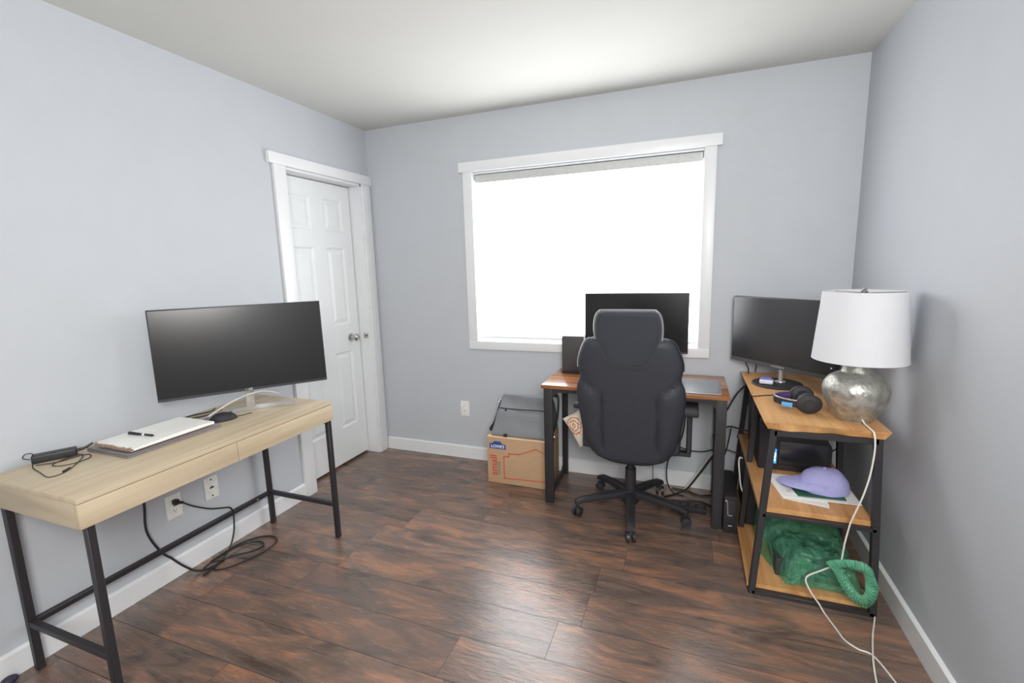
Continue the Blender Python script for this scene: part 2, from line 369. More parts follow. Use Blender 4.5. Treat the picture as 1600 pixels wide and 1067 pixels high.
# ------------------------------------------------------------------ the room
W, H, YF = 3.088, 2.44, -3.7
def build_room():
    # floor planks
    bm = B(); lay = bm.faces.layers.float.new('plank') if False else None
    vals = []; t = .0008; wd = .1975
    rows = range(-14, 8)
    known = {-1: 1.90, -2: 1.81, -3: 1.467}
    for r in rows:
        y0 = -1.193+r*wd; y1 = y0+wd
        if y1 < YF-.05 or y0 > .02: continue
        y1c = min(y1, .12); y0c = max(y0, YF)
        if y1c-y0c < .01: continue
        L = 1.21; j = known.get(r, random.uniform(0, L)); x = j-L*6
        while x < W+.1:
            xa, xb = max(x, -.2), min(x+L, W+.1)
            if xb > xa:
                vs = [bm.verts.new(p) for p in ((xa+t, y0c+t, 0), (xb-t, y0c+t, 0), (xb-t, y1c-t, 0), (xa+t, y1c-t, 0))]
                bm.faces.new(vs); vals.append(random.random())
            x += L
    nf = len(vals)
    box(bm, -.2, W+.1, YF, .12, -.06, -.0025)
    bm.faces.ensure_lookup_table()
    for f in bm.faces[nf:]: f.material_index = 1
    me_v = vals+[.5]*6
    o = struct('floor', bm, [M['floor'], M['seam']], smooth=False)
    at = o.data.attributes.new('plank', 'FLOAT', 'FACE')
    for i, v in enumerate(me_v[:len(o.data.polygons)]): at.data[i].value = v
    bm = B(); box(bm, -.2, W+.12, YF, .14, H, H+.1); struct('ceiling', bm, M['ceil'], smooth=False)
    # back wall with window opening
    bm = B(); T = .12
    wx0, wx1, wz0, wz1 = .852, 2.328, .900, 2.060
    box(bm, -.12, wx0, 0, T, 0, H); box(bm, wx1, W+.12, 0, T, 0, H); box(bm, wx0, wx1, 0, T, 0, wz0); box(bm, wx0, wx1, 0, T, wz1, H)
    struct('wall_back', bm, M['wall'], smooth=False)
    # left wall with door opening
    dy0, dy1, dz = -.80, -.098, 2.045
    bm = B(); box(bm, -.14, 0, YF, dy0, 0, H); box(bm, -.14, 0, dy1, 0, 0, H); box(bm, -.14, 0, dy0, dy1, dz, H)
    struct('wall_left', bm, M['wall'], smooth=False)
    bm = B(); box(bm, W, W+.12, YF, 0, 0, H); struct('wall_right', bm, M['wall'], smooth=False)
    bm = B(); box(bm, -.78, -.74, -1.0, .1, 0, 2.3); box(bm, -.78, -.14, -1.0, -.96, 0, 2.3); box(bm, -.78, -.14, .06, .1, 0, 2.3); box(bm, -.78, -.14, -1.0, .1, 2.26, 2.3); box(bm, -.78, -.2, -1.0, .1, -.06, 0)
    struct('wall_closet', bm, M['wall'], smooth=False)
    # baseboards, with a small eased top
    def base(name, prof):
        return struct(name, prof, M['trim'])
    hb, tb = .096, .014
    bm = B(); prism(bm, [(0, 0), (tb, 0), (tb, hb-.008), (.004, hb), (0, hb)], 'y', YF, dy0-.085); base('baseboard_left', bm)
    bm = B(); prism(bm, [(0, 0), (-tb, 0), (-tb, hb-.008), (-.004, hb), (0, hb)], 'x', .02, W); base('baseboard_back', bm)
    bm = B(); prism(bm, [(W, 0), (W-tb, 0), (W-tb, hb-.008), (W-.004, hb), (W, hb)], 'y', YF, 0); base('baseboard_right', bm)
    # window casing
    bm = B(); c = .018
    box(bm, .787, wx0+.004, -c, 0, .845, 2.073, .002); box(bm, wx1-.004, 2.389, -c, 0, .845, 2.073, .002)
    box(bm, .787, 2.389, -c-.001, 0, .845, wz0+.004, .002); box(bm, .760, 2.416, -c-.008, 0, 2.068, 2.133, .002)
    # reveal lining
    box(bm, wx0-.001, wx0+.006, -.002, .09, wz0, wz1); box(bm, wx1-.006, wx1+.001, -.002, .09, wz0, wz1); box(bm, wx0, wx1, -.002, .09, wz0-.001, wz0+.006); box(bm, wx0, wx1, -.002, .09, wz1-.006, wz1+.001)
    struct('trim_1', bm, M['trim'])
    # window sash and glass
    bm = B(); f = .045
    box(bm, wx0+.006, wx0+.006+f, .075, .115, wz0+.006, wz1-.006, .003); box(bm, wx1-.006-f, wx1-.006, .075, .115, wz0+.006, wz1-.006, .003)
    box(bm, wx0+.006, wx1-.006, .076, .114, wz0+.006, wz0+.006+f, .003); box(bm, wx0+.006, wx1-.006, .076, .114, wz1-.006-f, wz1-.006, .003)
    box(bm, 1.575, 1.605, .077, .113, wz0+.03, wz1-.03, .003)
    w = struct('window_1', bm, M['trim'])
    bm = B(); box(bm, wx0+.04, wx1-.04, .093, .097, wz0+.04, wz1-.04); put('glass', bm, M['glass'], w, smooth=False)
    # roller blind inside the opening
    bl = thing('roller_blind', 'white roller shade pulled down and glowing in the bright window', 'blind', (1.59, .045, wz0+.01))
    bm = B(); box(bm, wx0+.014, wx1-.014, .046, .0475, wz0+.028, 2.035); put('shade_fabric', bm, M['blind'], bl, smooth=False)
    bm = B(); cyl(bm, (wx0+.012, .045, 2.026), (wx1-.012, .045, 2.026), .024); box(bm, wx0+.012, wx1-.012, .018, .024, 1.998, 2.05, .001); put('head_rail', bm, M['blindrail'], bl)
    bm = B(); box(bm, wx0+.014, wx1-.014, .040, .053, wz0+.018, wz0+.034, .003); put('bottom_bar', bm, M['blindrail'], bl)
    # door casing, jamb and door
    bm = B()
    box(bm, 0, c, -.885, dy0+.004, 0, 2.05, .002); box(bm, 0, c, dy1-.004, -.015, 0, 2.05, .002); box(bm, 0, c+.008, -.918, -.004, 2.046, 2.110, .002)
    box(bm, -.138, .001, dy0-.001, dy0+.014, 0, dz); box(bm, -.138, .001, dy1-.014, dy1+.001, 0, dz); box(bm, -.138, .001, dy0, dy1, dz-.014, dz+.001)
    struct('trim_2', bm, M['trim'])
    bm = B(); ya, yb, za, zb = dy0+.017, dy1-.021, .018, dz-.019; x0, x1 = -.132, -.098
    cols = [(-.69, -.51), (-.39, -.21)]; rws = [(.28, .84), (1.04, 1.59), (1.70, 1.92)]
    ys = [ya, -.69, -.51, -.39, -.21, yb]
    box(bm, x0, x1, ya, -.69, za, zb); box(bm, x0, x1, -.51, -.39, za, zb); box(bm, x0, x1, -.21, yb, za, zb)
    for (a, b) in cols:
        zz = [za]+[v for r_ in rws for v in r_]+[zb]
        for k in range(0, len(zz), 2): box(bm, x0, x1, a, b, zz[k], zz[k+1])
        for (z0, z1) in rws:
            # sloped moulding, groove and raised field
            def ring(d, x): return [bm.verts.new((x, p, q)) for p, q in ((a+d, z0+d), (b-d, z0+d), (b-d, z1-d), (a+d, z1-d))]
            rs = [ring(0, x1), ring(.012, x1-.009), ring(.022, x1-.009), ring(.045, x1-.002)]
            for p, q in zip(rs, rs[1:]):
                for i in range(4): bm.faces.new((p[i], p[(i+1) % 4], q[(i+1) % 4], q[i]))
            bm.faces.new(rs[-1])
    d = struct('door_1', bm, M['doorw'], smooth=False)
    bm = B(); ky, kz = -.215, .937
    t = B(); lathe(t, [(0, 0), (.030, 0), (.031, .006), (.014, .010), (.011, .028), (.020, .036), (.027, .046), (.027, .056), (.019, .064), (0, .066)], n=28)
    merge(bm, t, Matrix.Translation((x1, ky, kz)) @ Matrix.Rotation(PI/2, 4, 'Y')); put('door_knob', bm, M['chrome'], d)
    bm = B(); box(bm, -.060, -.022, dy1-.0175, dy1-.0135, kz-.022, kz+.022, .003); put('strike_plate', bm, M['chrome'], d)
build_room()

# ------------------------------------------------------------------ wall outlets
def outlet(name, label, face, c, kind):
    """face: 'left' (on x=0 looking +x) or 'back' (on y=0 looking -y)"""
    t = thing(name, label, 'outlet', c)
    Mx = frame(c, (0, 1, 0), (0, 0, 1)) if face == 'left' else frame(c, (1, 0, 0), (0, 0, 1))
    bm = B(); box(bm, -.036, .036, -.058, .058, 0, .006, .002); bm.transform(Mx); put('cover_plate', bm, M['outlet'], t)
    if kind == 'duplex':
        for s in (-1, 1):
            bm = B(); box(bm, -.017, .017, s*.021-.0145, s*.021+.0145, .005, .0075, .003); bm.transform(Mx); r = put('receptacle', bm, M['outlet'], t)
            bm = B()
            for dx in (-.006, .006): box(bm, dx-.0012, dx+.0012, s*.021-.001, s*.021+.007, .0074, .0078)
            cyl(bm, (0, s*.021-.007, .0072), (0, s*.021-.007, .0079), .0024, n=10); bm.transform(Mx); put('slot', bm, M['slot'], r)
        bm = B(); cyl(bm, (0, 0, .005), (0, 0, .0072), .003, n=12); bm.transform(Mx); put('screw', bm, M['slot'], t)
    elif kind == 'decora':
        bm = B(); box(bm, -.0165, .0165, -.033, .033, .005, .0085, .002); bm.transform(Mx); r = put('receptacle', bm, M['paper'], t)
        for s in (-1, 1):
            for dx in (-.006, .006):
                bm = B(); box(bm, dx-.0012, dx+.0012, s*.018-.001, s*.018+.007, .0084, .0088); bm.transform(Mx); put('slot', bm, M['slot'], r)
    else:
        for s in (-1, 1):
            bm = B(); cyl(bm, (0, s*.043, .005), (0, s*.043, .0078), .0042, n=12); bm.transform(Mx); put('screw', bm, M['slot'], t)
        bm = B(); box(bm, -.011, .011, -.004, .004, .0055, .0068, .001); box(bm, -.003, .003, -.001, .009, .0055, .0070, .001); bm.transform(Mx); put('jack_slot', bm, M['slot'], t)
    return t
outlet('wall_outlet', 'white duplex wall outlet with a black plug in it, under the oak desk', 'left', (0, -1.667, .345), 'duplex')
outlet('wall_jack_plate', 'white wall plate with two screws and an empty jack slot, under the oak desk', 'left', (0, -1.478, .350), 'jack')
outlet('wall_outlet', 'white wall outlet on the back wall between door casing and cardboard box', 'back', (.722, 0, .387), 'decora')

# ------------------------------------------------------------------ oak desk on the left
def oak_desk():
    x0, x1, y0, y1, zt, zb = .028, .542, -2.262, -1.165, .760, .660
    t = thing('console_desk', 'light oak desk with two flush drawers and black metal legs against left wall', 'desk', ((x0+x1)/2, (y0+y1)/2, 0))
    bm = B(); box(bm, x0, x1, y0, y1, zt-.016, zt, .0015)
    put('desktop', bm, M['oak'], t)
    bm = B(); box(bm, x0, x1-.0205, y0, y0+.018, zb, zt-.016, .001); box(bm, x0, x1-.0205, y1-.018, y1, zb, zt-.016, .001); box(bm, x0, x0+.016, y0+.018, y1-.018, zb, zt-.016); box(bm, x0+.016, x1-.02, y0+.018, y1-.018, zb, zb+.01)
    put('carcass', bm, M['oakend'], t)
    ym = -1.717
    for a, b in ((y0+.0004, ym-.0012), (ym+.0012, y1-.0004)):
        bm = B(); box(bm, x1-.020, x1-.0005, a, b, zb+.001, zt-.0185, .001); put('drawer', bm, M['oak'], t)
    w = .024
    for y in (y0+.03, y1-.016):
        for x in (.052, .520):
            bm = B(); bar(bm, (x, y, 0), (x, y, zb), w); put('leg', bm, M['blackmetal'], t)
        bm = B(); bar(bm, (.064, y, zb-.010), (.508, y, zb-.010), .022, .018); put('top_rail', bm, M['blackmetal'], t)
        bm = B(); bar(bm, (.064, y, .190), (.508, y, .190), .022); put('side_stretcher', bm, M['blackmetal'], t)
    bm = B(); bar(bm, (.052, y0+.042, .188), (.052, y1-.028, .188), .022); s = put('rear_stretcher', bm, M['blackmetal'], t)
    bm = B(); cyl(bm, (.0625, -1.275, .19), (.065, -1.275, .19), .006, n=14); put('bolt', bm, M['chrome'], s)
oak_desk()

# ------------------------------------------------------------------ monitors
def panel(t, w, h, zc, d, tilt, mat, off=0., chin=.012):
    """screen facing local +x ; returns housing"""
    R = Matrix.Translation((off, 0, zc)) @ Matrix.Rotation(-tilt, 4, 'Y')
    bm = B(); box(bm, -d, 0, -w/2, w/2, -h/2, h/2, .004); box(bm, -d-.03, -d+.002, -w*.3, w*.3, -h*.33, h*.25, .014, 3); bm.transform(R); hs = put('housing', bm, M['blackplastic'], t, local=True)
    bm = B(); box(bm, -.001, .0012, -w/2+.005, w/2-.005, -h/2+chin+.003, h/2-.006, .0004, 1); bm.transform(R); put('screen', bm, mat, t, local=True)
    bm = B(); box(bm, -.001, .0024, -w/2+.001, w/2-.001, -h/2, -h/2+chin, .0008, 1); bm.transform(R); bz = put('lower_bezel', bm, M['darkgrey'] if chin > .013 else M['blackplastic'], t, local=True)
    return R, hs, bz

def lg_monitor():
    yaw = math.radians(-38); cx, cy = .301, -1.437
    t = thing('monitor', 'large black monitor on silver crescent stand, on the oak desk by left wall', 'monitor', (cx, cy, .760), yaw)
    zc = 1.078-.760
    R, hs, bz = panel(t, .706, .407, zc, .022, math.radians(3.2), M['screen'], 0.0)
    wm = Matrix.LocRotScale(t.location, t.rotation_euler, None) @ R
    text('logo', 'LG', .014, M['whitep'], bz, wm @ frame((.0026, .006, -.197), (0, 1, 0), (0, 0, 1)), .0003, .0002)
    bm = B(); tube(bm, [(.003, -.011+.005*math.cos(a*PI/5), -.197+.005*math.sin(a*PI/5)) for a in range(10)], .0007, n=6, smooth=0, closed=True); cyl(bm, (.0024, -.011, -.197), (.0031, -.011, -.197), .0042, n=16)
    bm.transform(R); put('logo_badge', bm, M['greyp'], bz, local=True)
    # neck behind, and crescent foot opening to the front
    bm = B(); box(bm, -.085, -.058, -.019, .019, .012, .30, .004); put('neck', bm, M['silver'], t, local=True)
    bm = B(); n = 28; a0 = Matrix.Rotation(math.radians(11), 4, 'Z')
    pts = []
    for i in range(n+1):
        s = -1+2*i/n
        pts.append((a0 @ Vector((-.075+.085*s*s,   .206*s-.006, 0))))
    for i in range(n):
        p, q = pts[i], pts[i+1]
        tdir = (q-p).normalized(); nn = Vector((-tdir.y, tdir.x, 0))
    va = []
    for i, p in enumerate(pts):
        q = pts[min(i+1, n)]-pts[max(i-1, 0)]; q.normalize(); nn = Vector((-q.y, q.x, 0)); wv = .011
        va.append([bm.verts.new(p+nn*wv+Vector((0, 0, .0005))), bm.verts.new(p-nn*wv+Vector((0, 0, .0005))), bm.verts.new(p-nn*wv+Vector((0, 0, .0205))), bm.verts.new(p+nn*wv+Vector((0, 0, .0205)))])
    for a, b in zip(va, va[1:]):
        for k in range(4): bm.faces.new((a[k], a[(k+1) % 4], b[(k+1) % 4], b[k]))
    bm.faces.new(va[0]); bm.faces.new(va[-1][::-1]); put('crescent_foot', bm, M['silver'], t, local=True)
lg_monitor()

def back_monitor():
    t = thing('monitor', 'black monitor on the window desk, standing before the bright shade behind the chair', 'monitor', (1.965, -.155, .740), -PI/2)
    panel(t, .607, .358, .331, .020, math.radians(1), M['screen'], 0., .010)
    bm = B(); box(bm, -.06, -.035, -.03, .03, .010, .25, .004); put('neck', bm, M['blackplastic'], t, local=True)
    bm = B(); box(bm, -.085, .06, -.11, .11, .0005, .012, .004); put('foot', bm, M['blackplastic'], t, local=True)
back_monitor()

def shelf_monitor():
    yaw = math.radians(-139.3)
    t = thing('monitor', 'black monitor with round base and thin silver neck, on shelf unit beside lamp', 'monitor', (2.712, -.305, .775), yaw)
    R, hs, bz = panel(t, .62, .368, 1.043-.775, .026, 0.0, M['screenglow'], .005, .020)
    bm = B(); box(bm, .0026, .0034, -.04, .04, -.178, -.169, .0003, 1)
    bm.transform(R); put('badge', bm, M['chrome'], bz, local=True)
    bm = B(); cyl(bm, (.0014, .285, -.125), (.0022, .285, -.125), .004, n=14); bm.transform(R); put('sticker', bm, M['whitep'], bz, local=True)
    bm = B(); lathe(bm, [(0, .0005), (.118, .0005), (.120, .004), (.116, .010), (.03, .013), (0, .013)], n=48); put('round_base', bm, M['matteblack'], t, local=True)
    bm = B(); cyl(bm, (-.022, 0, .012), (-.022, 0, .11), .0105); lathe(bm, [(.026, .0125), (.025, .017), (.012, .019), (0, .019)], (-.022, 0, 0), 28); put('neck', bm, M['silver'], t, local=True)
shelf_monitor()

# ------------------------------------------------------------------ on the oak desk
ZD = .760
def desk_items():
    rot = math.radians(-1)
    t = thing('laptop', 'closed grey laptop lying under a white notepad on the oak desk', 'laptop', (.219, -1.816, ZD), 0)
    bm = B(); box(bm, .096, .342, -2.002, -1.632, ZD+.0005, ZD+.010, .003); put('base', bm, M['laptop'], t)
    bm = B(); box(bm, .096, .342, -2.002, -1.632, ZD+.0105, ZD+.017, .003); put('lid', bm, M['laptop'], t)
    bm = B(); box(bm, .102, .110, -1.97, -1.67, ZD+.008, ZD+.013, .001); put('hinge', bm, M['blackplastic'], t)
    z = ZD+.0175
    bm = B(); box(bm, .165, .330, -1.79, -1.650, z, z+.004, .0008); tag(put('envelope', bm, M['paper']), 'folded white paper sticking out between laptop and notepad', 'paper')
    z += .0045
    t = thing('notepad', 'white letter notepad with a torn top edge lying on the laptop', 'notepad', (.23, -1.83, z))
    bm = B()
    # backing board, slightly warped at the front left corner
    box(bm, .134, .346, -1.980, -1.668, z, z+.004, .001); put('backing_board', bm, M['board'], t)
    bm = B(); nx, ny = 10, 14; g = []
    for i in range(nx+1):
        row = []
        for j in range(ny+1):
            x = .128+(.349-.128)*i/nx; y = -1.982+(.318)*j/ny
            row.append((x, y, z+.0145+.003*math.sin(i*.5)*math.cos(j*.35)))
        g.append(row)
    top = [[bm.verts.new(p) for p in r] for r in g]; bot = [[bm.verts.new((p[0], p[1], z+.0045)) for p in r] for r in g]
    for i in range(nx):
        for j in range(ny):
            bm.faces.new((top[i][j], top[i+1][j], top[i+1][j+1], top[i][j+1])); bm.faces.new((bot[i][j], bot[i][j+1], bot[i+1][j+1], bot[i+1][j]))
    for i in range(nx):
        for j in (0, ny): bm.faces.new((top[i][j], bot[i][j], bot[i+1][j], top[i+1][j]))
    for j in range(ny):
        for i in (0, nx): bm.faces.new((top[i][j], top[i][j+1], bot[i][j+1], bot[i][j]))
    put('sheets', bm, M['paper'], t)
    bm = B()
    for k in range(26):
        x = .132+.213*k/25; box(bm, x-.004, x+.003, -1.9885+random.uniform(-.003, .001), -1.980, z+.001, z+.010+random.uniform(-.003, .003))
    put('torn_binding', bm, M['board'], t, smooth=False)
    zp = z+.0205
    t = thing('pen', 'black pen lying on the white notepad', 'pen', (.228, -1.882, zp))
    bm = B(); cyl(bm, (.163, -1.888, zp), (.215, -1.884, zp), .0055, n=16); put('cap', bm, M['pen'], t)
    bm = B(); cyl(bm, (.215, -1.884, zp), (.288, -1.878, zp), .0045, n=16); cyl(bm, (.288, -1.878, zp), (.297, -1.877, zp), .0045, .001, n=16); put('barrel', bm, M['pen'], t)
    bm = B(); cyl(bm, (.238, -1.882, zp), (.250, -1.881, zp), .0049, n=16); put('label_band', bm, M['whitep'], t)
    bm = B(); box(bm, .168, .205, -1.8895, -1.8865, zp+.0045, zp+.0075, .001); put('clip', bm, M['pen'], t)
    # mouse
    t = thing('computer_mouse', 'black wired mouse at the end of the laptop on the oak desk', 'mouse', (.268, -1.560, ZD), math.radians(58))
    bm = B(); nu, nv = 20, 10; L, Wm, Hm = .057, .031, .036
    rings = []
    for j in range(nv+1):
        v = j/nv*PI/2
        rings.append([bm.verts.new((L*math.cos(a)*math.cos(v)**.7*(1 if math.cos(a) > 0 else 1), Wm*math.sin(a)*math.cos(v)**.7*(1-.12*math.cos(2*a)), .001+Hm*math.sin(v)*(1-.22*max(0, math.cos(a))*math.cos(v)))) for a in [2*PI*i/nu for i in range(nu)]])
    for a, b in zip(rings, rings[1:]):
        for i in range(nu): bm.faces.new((a[i], a[(i+1) % nu], b[(i+1) % nu], b[i]))
    bm.faces.new(rings[0][::-1]); bmesh.ops.remove_doubles(bm, verts=bm.verts[:], dist=1e-5)
    put('body', bm, M['matteblack'], t, local=True)
    bm = B(); cyl(bm, (.030, -.004, .0285), (.030, .004, .0285), .008, n=20); put('scroll_wheel', bm, M['darkgrey'], t, local=True)
    bm = B(); tube(bm, [(.054, 0, .009), (.075, .004, .006), (.095, .02, .004), (.12, .022, .004)], .0018); put('cord', bm, M['cableb'], t, local=True)
    # charger brick with looped thin cord
    t = thing('laptop_charger', 'black laptop charger brick with looped thin cord on desk end by wall', 'charger', (.06, -2.08, ZD))
    bm = B(); d = math.atan2(.11, .062)
    box(bm, -.062, .062, -.020, .020, .001, .030, .006, 3, Matrix.Translation((.062, -2.083, ZD)) @ Matrix.Rotation(d, 4, 'Z')); put('brick', bm, M['blackplastic'], t)
    bm = B(); tube(bm, [(.030, -2.140, ZD+.016), (.020, -2.155, ZD+.025), (.030, -2.150, ZD+.04), (.042, -2.135, ZD+.036), (.055, -2.145, ZD+.008), (.10, -2.165, ZD+.003), (.17, -2.178, ZD+.0025), (.250, -2.192, ZD+.0025), (.262, -2.165, ZD+.0025), (.238, -2.125, ZD+.0025), (.20, -2.085, ZD+.0025), (.155, -2.045, ZD+.0045), (.125, -2.035, ZD+.0065), (.108, -2.06, ZD+.004), (.125, -2.12, ZD+.0025), (.165, -2.125, ZD+.0025), (.20, -2.09, ZD+.0045), (.185, -2.04, ZD+.0025), (.152, -2.022, ZD+.004), (.128, -2.045, ZD+.004), (.118, -2.10, ZD+.0025), (.09, -2.135, ZD+.0025), (.085, -2.15, ZD+.005)], .0016, n=6)
    put('cord', bm, M['cableb'], t)
    bm = B(); cyl(bm, (.250, -2.150, ZD+.0045), (.236, -2.124, ZD+.0045), .0038, n=10); put('cord_clip', bm, M['cableb'], t)
    bm = B(); tube(bm, [(.094, -2.028, ZD+.018), (.102, -2.01, ZD+.02), (.11, -1.985, ZD+.032)], .004, radii=lambda s: .0065-.003*s); put('strain_relief', bm, M['cableb'], t)
    # white cable from the monitor, lying forward over the desk
    zc = ZD+.004
    bm = B(); tube(bm, [(.165, -1.15, .764), (.20, -1.185, .782), (.235, -1.26, .815), (.262, -1.33, .838), (.273, -1.395, .846), (.264, -1.45, .841), (.25, -1.503, .826), (.232, -1.543, .806), (.20, -1.585, .778), (.16, -1.612, .764), (.11, -1.615, .764)], .0036)
    tag(put('white_cable', bm, M['cablew']), 'white cable arching in front of the crescent stand neck down toward the mouse', 'cable')
    bm = B(); tube(bm, [(.10, -1.44, zc), (.13, -1.52, zc), (.12, -1.60, zc+.004), (.07, -1.63, zc), (.06, -1.56, zc), (.085, -1.49, zc), (.055, -1.44, zc)], .0028)
    tag(put('black_cable', bm, M['cableb']), 'thin black cable looped on the oak desk between wall and mouse', 'cable')
desk_items()

# ------------------------------------------------------------------ cords under the oak desk
def floor_cords():
    t = thing('extension_cable', 'black power cord plugged into the wall outlet and coiled on the floor', 'cord', (.16, -1.45, 0))
    bm = B(); box(bm, .008, .036, -1.678, -1.656, .356, .380, .004); cyl(bm, (.034, -1.667, .368), (.058, -1.655, .366), .009, .005, n=14); put('plug', bm, M['cableb'], t)
    z = .006
    bm = B(); tube(bm, [(.052, -1.658, .367), (.075, -1.625, .335), (.09, -1.56, .290), (.088, -1.50, .262), (.075, -1.445, .232), (.072, -1.43, .19), (.074, -1.44, .10), (.078, -1.475, .03), (.095, -1.53, z), (.12, -1.60, z), (.17, -1.60, z), (.22, -1.52, z), (.25, -1.42, z), (.235, -1.33, z), (.17, -1.30, z), (.10, -1.34, z), (.06, -1.42, z), (.055, -1.50, z), (.075, -1.58, z+.008), (.11, -1.56, z+.010), (.15, -1.50, z+.008), (.20, -1.44, z+.006), (.20, -1.38, z), (.15, -1.36, z), (.10, -1.40, z+.003), (.08, -1.47, z+.01), (.09, -1.56, z+.016), (.095, -1.63, z+.01)], .0042, n=8)
    put('cord', bm, M['cableb'], t)
    bm = B(); tube(bm, [(.025, -1.80, .655), (.022, -1.80, .52), (.024, -1.80, .42), (.03, -1.81, .30), (.034, -1.77, .18), (.038, -1.73, .12), (.055, -1.70, .07), (.07, -1.66, .02), (.092, -1.63, .006), (.115, -1.58, .006), (.11, -1.54, .006), (.13, -1.66, .006)], .0052, n=8)
    tag(put('black_cable', bm, M['cableb']), 'thick black cable hanging from behind the oak desk down to the floor', 'cable')
    bm = B(); t2 = B(); bmesh.ops.create_uvsphere(t2, u_segments=16, v_segments=10, radius=.018); merge(bm, t2, Matrix.Translation((.038, -2.312, .016)) @ Matrix.Diagonal((1, 1.4, .85, 1)))
    tag(put('rubber_foot', bm, M['dkpurple']), 'small dark purple lump on floor at baseboard, left edge of the photo', 'floor object')
floor_cords()

# ------------------------------------------------------------------ window desk
def window_desk():
    x0, x1, y0, y1, zt = 1.470, 2.478, -.492, -.022, .740
    t = thing('desk', 'rustic brown desk with thick black metal frame legs under the window', 'desk', ((x0+x1)/2, (y0+y1)/2, 0))
    bm = B(); box(bm, x0, x1, y0, y1, zt-.022, zt, .0025); put('desktop', bm, M['rustic'], t)
    for xa, s in ((1.482, 1), (2.466, -1)):
        for ya, yb in ((y0+.014, y0+.038), (y1-.034, y1-.010)):
            bm = B(); wv = .052 if ya < -.3 else .036
            box(bm, min(xa, xa+s*wv), max(xa, xa+s*wv), ya, yb, 0, zt-.022, .002); put('leg', bm, M['blackmetal'], t)
        bm = B(); box(bm, min(xa, xa+s*.02), max(xa, xa+s*.02), y0+.038, y1-.034, zt-.060, zt-.0225, .002); put('side_rail', bm, M['blackmetal'], t)
        bm = B()
        # bottom rail with plate gussets at both ends
        xa2 = xa+s*.004; xb2 = xa2+s*.012
        ya, yb = y0+.038, y1-.034
        prism(bm, [(ya, 0.004), (yb, .004), (yb, .085), (yb-.05, .042), (ya+.05, .042), (ya, .085)], 'x', min(xa2, xb2), max(xa2, xb2)); put('bottom_rail', bm, M['blackmetal'], t)
        # rounded gusset plate in the front frame
        bm = B(); r = .045; xi = xa+s*.052
        arc = [(xi, zt-.0225), (xi+s*(r+.035), zt-.0225), (xi+s*(r+.035), zt-.046)]+[(xi+s*(r*(1-math.sin(a))), zt-.046-r*(1-math.cos(a))) for a in [PI/2*k/8 for k in range(9)]]
        prism(bm, arc, 'y', y0+.016, y0+.034); put('gusset', bm, M['blackmetal'], t)
    bm = B(); box(bm, 1.535, 2.413, y0+.018, y0+.034, zt-.046, zt-.0225, .002); put('front_rail', bm, M['blackmetal'], t)
    bm = B(); box(bm, 1.52, 2.43, y1-.030, y1-.014, zt-.075, zt-.0225, .002); put('back_rail', bm, M['blackmetal'], t)
    # things on it
    z = zt
    tb = thing('graphics_tablet', 'grey tablet with pale border lying on right end of the window desk', 'tablet', (2.34, -.33, z))
    bm = B(); box(bm, 2.135, 2.440, -.478, -.165, z+.0005, z+.008, .003); put('body', bm, M['laptop'], tb)
    bm = B(); box(bm, 2.15, 2.425, -.462, -.185, z+.0078, z+.0088, .0004, 1); put('surface', bm, M['tablet'], tb)
    s = thing('speaker', 'dark upright box standing on the window desk, left of the monitor', 'speaker', (1.59, -.13, z))
    bm = B(); box(bm, 1.510, 1.652, -.150, -.060, z+.008, z+.238, .004); put('cabinet', bm, M['darkgrey'], s)
    bm = B(); box(bm, 1.518, 1.646, -.1535, -.1495, z+.018, z+.230, .0015); put('front_panel', bm, M['darkgrey'], s)
    bm = B(); box(bm, 1.505, 1.656, -.158, -.055, z+.0005, z+.008, .002); put('foot', bm, M['matteblack'], s)
window_desk()

# ------------------------------------------------------------------ office chair
def pillow(bm, tab, T, plane, nu=36, nv=44, rear=None, p=5., q=2.2, endr=.05, cx=0.):
    """upholstered slab: tab = (z, half width); plane(z) = y of its rear face; T thickness (towards +y)"""
    z0, z1 = tab[0][0], tab[-1][0]
    rows = []
    for j in range(nv+1):
        s = j/nv; s = .5-.5*math.cos(PI*s)*(abs(math.cos(PI*s))**-.25 if abs(math.cos(PI*s)) > 1e-6 else 0)
        s = min(max(s, 0), 1)
        z = z0+(z1-z0)*s; hw = interp(tab, z)
        de = min(z-z0, z1-z)
        ef = math.sqrt(max(0, 1-(1-min(1, de/endr))**2)) if de < endr else 1
        ef = max(ef, .04)
        fr, bk = [], []
        for i in range(nu+1):
            u = -1+2*i/nu; u = math.sin(u*PI/2)*.45+u*.55
            e = max(0., 1-abs(u)**p)**(1/q)*ef
            x = cx+hw*u; yc = plane(z)+T/2
            dy = rear(x-cx, z, hw) if rear else 0
            bk.append((x, yc-T/2*e+dy*e, z)); fr.append((x, yc+T/2*e, z))
        rows.append((bk, fr))
    Bk = [[bm.verts.new(p_) for p_ in r[0]] for r in rows]; Fr = [[bm.verts.new(p_) for p_ in r[1]] for r in rows]
    for j in range(nv):
        for i in range(nu):
            bm.faces.new((Bk[j][i], Bk[j][i+1], Bk[j+1][i+1], Bk[j+1][i])); bm.faces.new((Fr[j][i], Fr[j+1][i], Fr[j+1][i+1], Fr[j][i+1]))
        for i in (0, nu): bm.faces.new((Bk[j][i], Bk[j+1][i], Fr[j+1][i], Fr[j][i]))
    for j in (0, nv):
        for i in range(nu): bm.faces.new((Bk[j][i], Fr[j][i], Fr[j][i+1], Bk[j][i+1]))
    bmesh.ops.remove_doubles(bm, verts=bm.verts[:], dist=1e-5)
    return bm

